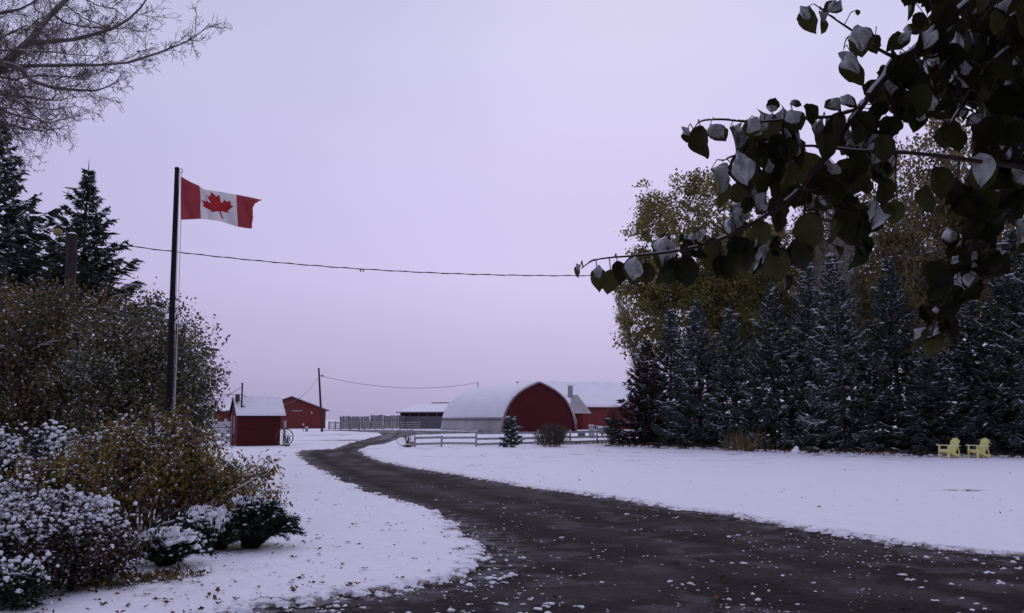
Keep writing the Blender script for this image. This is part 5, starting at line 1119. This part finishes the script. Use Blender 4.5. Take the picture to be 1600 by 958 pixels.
def snow_mesh(lv, seed, cover, thick, n=7, nc=5):
    """a puffy closed pad of snow following part of the leaf"""
    g = np.random.default_rng(seed); G_ = lv.reshape(-1, nc, 3); t0, t1 = cover
    U_, V_ = 15, 11; top = np.zeros((U_, V_, 3)); bot = np.zeros((U_, V_, 3)); side = g.choice([-1,1]); ph = g.uniform(0,6,4)
    lumps_ = [(g.uniform(.15,.85), g.uniform(-.6,.6), g.uniform(.4,1.0), g.uniform(.015,.05)) for _ in range(4)]
    for i in range(U_):
        for j in range(V_):
            u = i/(U_-1); w = j/(V_-1)*2-1
            a = math.cos(math.pi*(u))*-.5+.5; ww = w*max(0, 1-(2*a-1)**2)**.42*.78*(1+.22*math.sin(6*a+ph[0])+.08*math.sin(13*a+ph[1]))+.10*math.sin(7*a+ph[1])*(1-abs(w)); t = t0 + (t1-t0)*a*(1+.12*math.sin(5*w+ph[2]))
            t = min(max(t,.02),.98); r = t*(len(G_)-1); i0 = min(int(r), len(G_)-2); fr_ = r-i0; c = (max(-1,min(1,ww))+1)/2*(nc-1)
            cx = [0, .9, 2, 3.1, 4]; c = max(0,min(nc-1.001,c)); j0 = int(c); fc = c-j0
            p = (G_[i0,j0]*(1-fr_)+G_[i0+1,j0]*fr_)*(1-fc) + (G_[i0,j0+1]*(1-fr_)+G_[i0+1,j0+1]*fr_)*fc
            e_ = max(0, 1-w*w)*max(0, 1-(2*a-1)**2); bot[i,j] = p + np.array([0,0,.006]); top[i,j] = p + np.array([0,0,.008 + thick*(e_**.40)*(.55 + sum(h_*math.exp(-((a-a0_)**2+((w-w0_)*.5)**2)/s0_) for a0_, w0_, h_, s0_ in lumps_))])
    Vt = np.concatenate([top.reshape(-1,3), bot.reshape(-1,3)]); F = []; K = U_*V_
    for i in range(U_-1):
        for j in range(V_-1): a = i*V_+j; F.append((a, a+V_, a+V_+1, a+1)); F.append((K+a, K+a+1, K+a+V_+1, K+a+V_))
    for j in range(V_-1): F.append((j, j+1, K+j+1, K+j)); a = (U_-1)*V_+j; F.append((a, K+a, K+a+1, a+1))
    for i in range(U_-1): a = i*V_; F.append((a, K+a, K+a+V_, a+V_)); a = i*V_+V_-1; F.append((a, a+V_, K+a+V_, K+a))
    return Vt, np.array(F)[:, ::-1]
LVAR = []
for k in range(8):
    lv, lf = leaf_mesh(k, wr=[.74,.80,.66,.78,.86,.70,.80,.58][k], curl=[.1,.2,.35,.2,.15,.4,.25,.45][k], foldk=[.10,.16,.34,.2,.08,.36,.24,.45][k], droop=[.05,.12,.22,.1,.03,.2,.28,.2][k])
    me = npmesh('leaf', lv, lf, M['apple_leaf_brown'] if k == 5 else M['apple_leaf'], smooth=True)
    sn = []
    for q, (cov, th) in enumerate((((-.08,.56),.30), ((-.04,.72),.28), ((-.08,.40),.26))):
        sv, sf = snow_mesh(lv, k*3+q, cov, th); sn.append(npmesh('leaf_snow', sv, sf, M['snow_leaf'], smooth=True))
    LVAR.append((me, sn, lv, lf))
def apple_tree():
    g = np.random.default_rng(31); rnd = random.Random(31)
    Yt = 2.9; e = empty('apple_tree', 'near crab apple tree whose large snow capped leaves hang across the upper right', 'tree', (2.75, Yt, 0)); o0 = Vector(e.location)
    br = [ # (px, py, depth), radius at the start and end (m)
     ([(2300,900,2.9),(2290,300,2.9),(2150,-20,2.8),(1900,-160,2.6),(1650,-100,2.4),(1520,0,2.25),(1440,70,2.15),(1375,130,2.1),(1340,175,2.05),(1285,250,2.0),(1240,305,1.95),(1180,347,1.95),(1120,376,1.95),(1060,392,1.95),(1000,399,1.95),(950,403,1.95),(925,408,1.95),(908,420,1.95)], [.11,.10,.05,.022,.014,.010,.0085,.0075,.007,.0055,.0045,.004,.0034,.003,.0024,.0019,.0015,.001]),
     ([(2290,330,2.9),(1900,300,2.4),(1600,262,2.1),(1500,248,2.05),(1420,239,2.0),(1340,236,2.0),(1270,228,1.98),(1200,232,1.97),(1150,243,1.96),(1128,252,1.95)], [.03,.016,.006,.005,.0042,.0038,.003,.0024,.0018,.0012]),
     ([(1345,168,2.05),(1300,182,2.03),(1240,186,2.0),(1180,191,1.98),(1130,187,1.96),(1095,190,1.95),(1082,205,1.95)], [.0045,.0035,.003,.0026,.002,.0014,.001]),
     ([(1460,55,2.15),(1410,88,2.12),(1375,78,2.1),(1335,50,2.08),(1305,30,2.06),(1280,12,2.05)], [.006,.005,.004,.003,.0022,.0015]),
     ([(1900,250,2.5),(1650,180,2.3),(1560,250,2.25),(1520,330,2.2),(1500,400,2.15),(1480,450,2.12),(1462,500,2.1),(1455,530,2.1)], [.02,.008,.006,.0045,.004,.003,.0022,.0015]),
     ([(2150,0,2.8),(1800,60,2.5),(1620,60,2.35),(1540,110,2.3),(1500,170,2.28),(1480,200,2.25)], [.03,.013,.008,.006,.004,.002]),
     ([(1335,52,2.08),(1322,62,2.08),(1318,78,2.08)], [.002,.0015,.001]),
     ([(1260,300,1.96),(1255,340,1.96),(1245,375,1.96),(1222,395,1.96)], [.003,.0025,.002,.0012]),
     ([(1620,150,2.4),(1590,260,2.35),(1575,350,2.3)], [.006,.004,.002]),
     ([(1900,-160,2.6),(1700,-60,2.6),(1560,40,2.55),(1470,60,2.5)], [.014,.008,.005,.003]) ]
    mb = MB(); nodes = []; nodesp = []
    bsn = []
    for pl, rad in br:
        pts = [P(a, b, d) - o0 for a, b, d in pl]; f_ = []; r_ = []
        for i in range(len(pts)-1):
            a, b = pts[i], pts[i+1]; pm_ = pts[i-1] if i else a; pn = pts[i+2] if i+2 < len(pts) else b
            for t in (0,.25,.5,.75):
                q = .5*((2*a) + (b-pm_)*t + (2*pm_-5*a+4*b-pn)*t*t + (3*a-pm_-3*b+pn)*t**3); f_.append(q); r_.append(rad[i]*(1-t)+rad[i+1]*t)
                ap, bp = pl[i], pl[i+1]; nodes.append(q); nodesp.append((ap[0]*(1-t)+bp[0]*t, ap[1]*(1-t)+bp[1]*t, ap[2]*(1-t)+bp[2]*t))
        f_.append(pts[-1]); r_.append(rad[-1]); mb.tube(f_, r_, 7)
        for i in range(len(f_)-1): bsn.append((f_[i], f_[i+1], r_[i], r_[i+1], 0))
    mb.build('branches', M['twig'], e, smooth=True)
    V, F, mi, t = join(segsnow(bsn, .001, .45, rnd, off=.9, wd=.9, minr=.002)); link('branch_snow', npmesh('branch_snow', V, F, [M['snow'],M['snow']], mi, False, t), e)['kind'] = 'stuff'
    NP = np.array(nodesp)
    # x, y = centre of the leaf; w, h on the photo; tip direction (deg from straight down, + right); snow 0 none, 1 base pad, 2 nearly all, 3 small
    leaves = [(904,424,9,20,-20,3),(935,437,30,36,5,3),(952,441,28,38,-5,0),(968,426,26,36,10,0),(988,425,28,44,-5,2),(1010,428,28,34,0,0),(1036,400,42,58,0,2),(1068,373,28,18,-60,3),(1083,378,22,24,20,3),(1094,371,14,22,0,2),
     (1072,425,38,48,5,0),(1110,402,34,42,-10,0),(1130,418,30,40,10,0),(1148,360,28,46,-5,2),(1160,396,38,50,10,0),(1190,402,36,42,-25,2),(1213,415,46,58,5,0),(1228,440,14,40,15,0),
     (1077,213,11,30,5,3),(1097,222,24,50,5,0),(1122,209,30,36,40,2),(1150,221,18,52,15,2),(1174,200,36,36,-40,2),(1200,203,26,52,0,3),(1208,163,20,24,160,3),(1244,163,36,18,80,3),(1222,188,22,34,-20,3),(1243,190,26,36,20,1),
     (1266,178,30,36,10,0),(1300,165,42,32,-70,2),(1326,160,30,30,60,2),(1125,291,24,64,20,1),(1164,270,46,62,5,2),(1186,288,30,46,15,0),(1237,238,46,56,0,2),(1262,272,64,66,5,0),(1321,282,66,66,-5,0),(1371,256,64,68,5,2),(1381,300,38,44,5,0),
     (1350,212,44,62,-5,2),(1146,346,26,52,5,2),(1166,322,32,32,-30,0),(1186,320,22,40,-20,2),(1216,347,30,32,0,0),(1240,306,36,40,10,0),(1186,367,44,46,-15,0),(1265,362,34,56,5,0),(1252,402,36,44,20,0),(1300,360,14,44,0,0),(1326,352,32,62,0,0),
     (1346,338,32,46,30,0),(1310,395,16,24,30,0),(1265,32,18,44,10,3),(1284,36,16,38,5,3),(1300,14,56,34,-70,2),(1346,66,28,52,-5,2),(1336,108,20,58,10,1),(1362,70,30,34,30,0),(1402,68,40,42,-60,3),(1425,48,44,26,80,3),(1392,130,64,64,0,2),
     (1375,150,44,54,-10,0),(1410,165,38,56,15,0),(1432,186,36,42,0,0),(1436,158,26,54,0,0),(1462,132,40,62,20,0),(1472,38,42,52,10,2),(1445,66,36,52,-20,0),(1510,85,46,56,-20,0),(1495,70,40,50,10,1),(1468,286,56,52,10,0),(1450,312,14,44,5,0),
     (1532,272,64,64,0,2),(1502,322,44,50,-10,0),(1546,325,42,56,10,0),(1484,205,30,38,-30,0),(1476,215,18,36,0,0),(1493,218,34,42,10,0),(1520,190,40,30,-60,2),(1544,60,50,34,-60,2),(1565,55,52,40,60,2),(1588,290,34,60,0,1),(1592,372,36,56,0,1),
     (1502,176,26,26,20,2),(1488,410,24,20,-50,1),(1455,535,42,44,0,0),(1430,532,16,34,0,3),(1462,488,16,14,10,1),(1406,520,16,10,0,1),(1340,20,10,10,0,0),(1215,230,30,40,-10,0),(1290,230,36,46,0,0),(1300,300,44,50,5,0),(1230,275,34,46,-10,0),
     (1205,275,34,40,15,0),(1280,210,30,40,10,3),(1316,215,34,44,-10,1),(1340,260,40,46,0,0),(1195,240,24,36,0,3),(1410,120,36,46,-10,1),(1350,195,30,44,20,0)]
    # fill of the dense mass
    def fill(n, x0, x1, y0, y1, smin, smax, psnow, dmin=2.1, dmax=2.9, cond=None):
        k = 0
        while k < n:
            a = rnd.uniform(x0,x1); b = rnd.uniform(y0,y1)
            if cond and not cond(a, b): continue
            s = rnd.uniform(smin,smax); leaves.append((a, b, s*rnd.uniform(.35,1), s*rnd.uniform(.8,1.15), rnd.gauss(0,28), (rnd.choice([1,2,3]) if rnd.random() < psnow else 0), rnd.uniform(dmin,dmax))); k += 1
    fill(62, 1150, 1400, 172, 335, 28, 48, .30, 1.95, 2.15, lambda a, b: b > 185 + (1390-a)*.10 and b < 335)
    fill(95, 1505, 1640, -20, 150, 36, 54, .22)
    fill(110, 1530, 1650, 120, 330, 38, 60, .12)
    fill(45, 1420, 1530, -20, 120, 36, 54, .25)
    fill(30, 1440, 1520, 110, 170, 30, 44, .2)
    fill(46, 1480, 1560, 300, 420, 30, 48, .06, 2.1, 2.3)
    fill(22, 1460, 1530, 400, 480, 28, 42, .08, 2.1, 2.3)
    fill(8, 1440, 1490, 490, 550, 26, 38, .1, 2.1, 2.2)
    fill(40, 1530, 1640, 40, 300, 40, 60, .05, 2.5, 3.1)
    fill(14, 1040, 1240, 380, 430, 28, 42, .15, 1.95, 2.05)
    fill(16, 1180, 1370, 320, 400, 26, 42, .15, 1.95, 2.1)
    fill(14, 1340, 1450, 60, 200, 30, 46, .35, 2.05, 2.2, lambda a, b: b > 60 + (1450-a)*.5)
    sub = MB(); objs = 0; rest = []
    def put(L, nobj):
        a, b, w, h, an, snw = L[:6]
        i = int(np.argmin((NP[:,0]-a)**2 + (NP[:,1]-(b-h*.45))**2)); dpt = L[6] if len(L) > 6 else NP[i,2] + rnd.uniform(-.06,.10)
        real = h*dpt/FPX*1.10; an = R(an); asp = min(1, w/(h*.82)); roll = math.acos(asp)*rnd.choice([-1,1])*.85
        ax = Vector((math.sin(an), rnd.uniform(-.50,-.1) if snw else rnd.uniform(-.3,.3), -math.cos(an)*1.0)).normalized()
        fac = Vector((0,-1, .35 if snw else .1)); fac = (fac - ax*fac.dot(ax)).normalized(); sdv_ = ax.cross(fac)
        nrm_ = (fac*math.cos(roll) + sdv_*math.sin(roll)).normalized(); xv = ax.cross(nrm_).normalized()
        if nrm_.z < 0 and snw: pass
        cen = P(a, b, dpt) - o0; base_ = cen - ax*real*.5
        mt = Matrix(((xv.x*real, ax.x*real, nrm_.x*real, base_.x), (xv.y*real, ax.y*real, nrm_.y*real, base_.y), (xv.z*real, ax.z*real, nrm_.z*real, base_.z), (0,0,0,1)))
        k = rnd.randrange(8)
        if asp < .5: k = rnd.choice([2,5,7,6])
        nd = nodes[i]
        if (nd - base_).length < .35:
            mid = (nd+base_)/2 + Vector((0,0,.012)); sub.tube([nd, mid, base_], [.0016,.0013,.0011], 4)
        else:
            sub.tube([base_ + Vector((rnd.uniform(-.03,.03), .02, .05)), base_], [.0014,.0011], 4)
        if nobj:
            o = link('leaf', LVAR[k][0], e); o.matrix_local = mt
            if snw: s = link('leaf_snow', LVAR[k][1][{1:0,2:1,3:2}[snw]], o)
        else: rest.append((k, mt, snw))
    big = sorted(range(len(leaves)), key=lambda q: q)
    for q in big: put(leaves[q], q < 300)
    # crown carried on unseen above; dense canopy over the camera added to shade leaves
    for q in range(500):
        a = rnd.uniform(1150, 2700); b = rnd.uniform(-1100, 500)
        if (a < 1640 and b > -30) or (b > -60 - (1640-a)*.55 and a < 1640): continue
        s = rnd.uniform(34,55); put((a, b, s*.8, s, rnd.gauss(0,40), rnd.choice([0,0,0,1,2]), rnd.uniform(1.7,4.2)), False)
    nC = 26000; u_ = unit(g.normal(size=(nC,3)))*(g.random((nC,1))**.45); cc = u_*np.array([3.6,3.8,2.1]) + np.array([1.5,.3,4.0])
    fz = cc[:,1]*cp + (cc[:,2]-CAMH)*sp; fy = -cc[:,1]*sp + (cc[:,2]-CAMH)*cp; uu = cc[:,0]/np.maximum(fz,.01)*FPX+800; vv_ = 479-fy/np.maximum(fz,.01)*FPX
    ok = ~((fz > 0) & (uu > -150) & (uu < 1750) & (vv_ > -150)) & (np.linalg.norm(cc-np.array([0,0,1.8]),axis=1) > 1.0) & (cc[:,2] > 2.1); cc = cc[ok] - np.array(o0); m = len(cc)
    Vc, Fc = cards(cc, unit(g.normal(size=(m,3))+np.array([0,0,-.8])), g.normal(size=(m,3)), g.uniform(.06,.10,m), g.uniform(.05,.08,m), .08)
    link('shade_canopy', npmesh('shade_canopy', Vc, Fc, M['apple_leaf']), e)['kind'] = 'stuff'
    MBx = MB()
    for tx_, ty_, tz_ in ((1.0,-1.5,4.8),(2.2,-1.0,5.2),(3.6,1.0,5.2),(.2,.2,4.6),(1.6,2.4,5.4),(-.6,-.8,4.2)): MBx.tube([Vector((0,0,1.6)), Vector((tx_,ty_,tz_)).lerp(o0,.5)-o0+Vector((0,0,1.0)), Vector((tx_,ty_,tz_))-o0], [.07,.04,.01], 6)
    MBx.build('limb', M['bark'], e)
    Vs, Fs, Ms, b0 = [], [], [], 0
    for k, mt, snw in rest:
        A_ = np.array(mt)
        for (vv, ff, mi) in [(LVAR[k][2], LVAR[k][3], 0)]:
            Vs.append(vv@A_[:3,:3].T + A_[:3,3]); Fs.append(ff+b0); Ms.append(np.zeros(len(ff))); b0 += len(vv)
        if snw:
            me = LVAR[k][1][{1:0,2:1,3:2}[snw]]; vv = np.zeros(len(me.vertices)*3); me.vertices.foreach_get('co', vv); vv = vv.reshape(-1,3); ff = np.zeros(len(me.loops), np.int32); me.loops.foreach_get('vertex_index', ff); ff = ff.reshape(-1,4)
            Vs.append(vv@A_[:3,:3].T + A_[:3,3]); Fs.append(ff+b0); Ms.append(np.ones(len(ff))); b0 += len(vv)
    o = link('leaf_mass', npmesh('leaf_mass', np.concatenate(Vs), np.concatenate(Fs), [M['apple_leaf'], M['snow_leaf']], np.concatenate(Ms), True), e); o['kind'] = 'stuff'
    sub.build('petioles', M['twig'], e)
    for a, b, d in ((1374,212,2.10),(1398,170,2.14),(1462,108,2.24),(1525,228,2.26),(1592,205,2.3),(1368,62,2.2)):
        c = P(a,b,d)-o0; r = .0135; V_, F_ = blobs(np.zeros((1,3)), np.array([r]), np.array([r]), np.array([r*.95]), 3, .03, g); ap = link('apple', npmesh('apple', V_, F_, M['apple'], smooth=True), e, c)
        st = MB().tube([(0,0,r*.8),(0.004,0,r*2.6)], .0012, 4).build('apple_stalk', M['twig'], ap)
apple_tree()
# added out of view: brown wall and eave that shade the near leaves
hs = empty('shade_wall', 'brown sided wall and eave added unseen behind the viewpoint to shade the near leaves', 'shade_wall', (0,-1.4,0))
MB().box(-8, 7, -6, 0, -.1, 3.0).build('wall', M['pole_wood'], hs)
for k in range(14): MB().box(-8, 7, .002, .03, .02+k*.21, .02+k*.21+.19).build('siding_board', M['pole_wood'], hs)
MB().faces([(-8.5,1.5,2.85),(7.5,1.5,2.85),(7.5,-3,4.9),(-8.5,-3,4.9),(-8.5,1.5,3.0),(7.5,1.5,3.0),(7.5,-3,5.05),(-8.5,-3,5.05)], [(3,2,1,0),(4,5,6,7),(0,1,5,4),(1,2,6,5),(3,0,4,7),(2,3,7,6)]).build('roof', M['bark'], hs)
tris = sum(len(m.polygons)*2 for m in bpy.data.meshes if m.users); print('approx tris', tris, 'objects', len(bpy.data.objects))
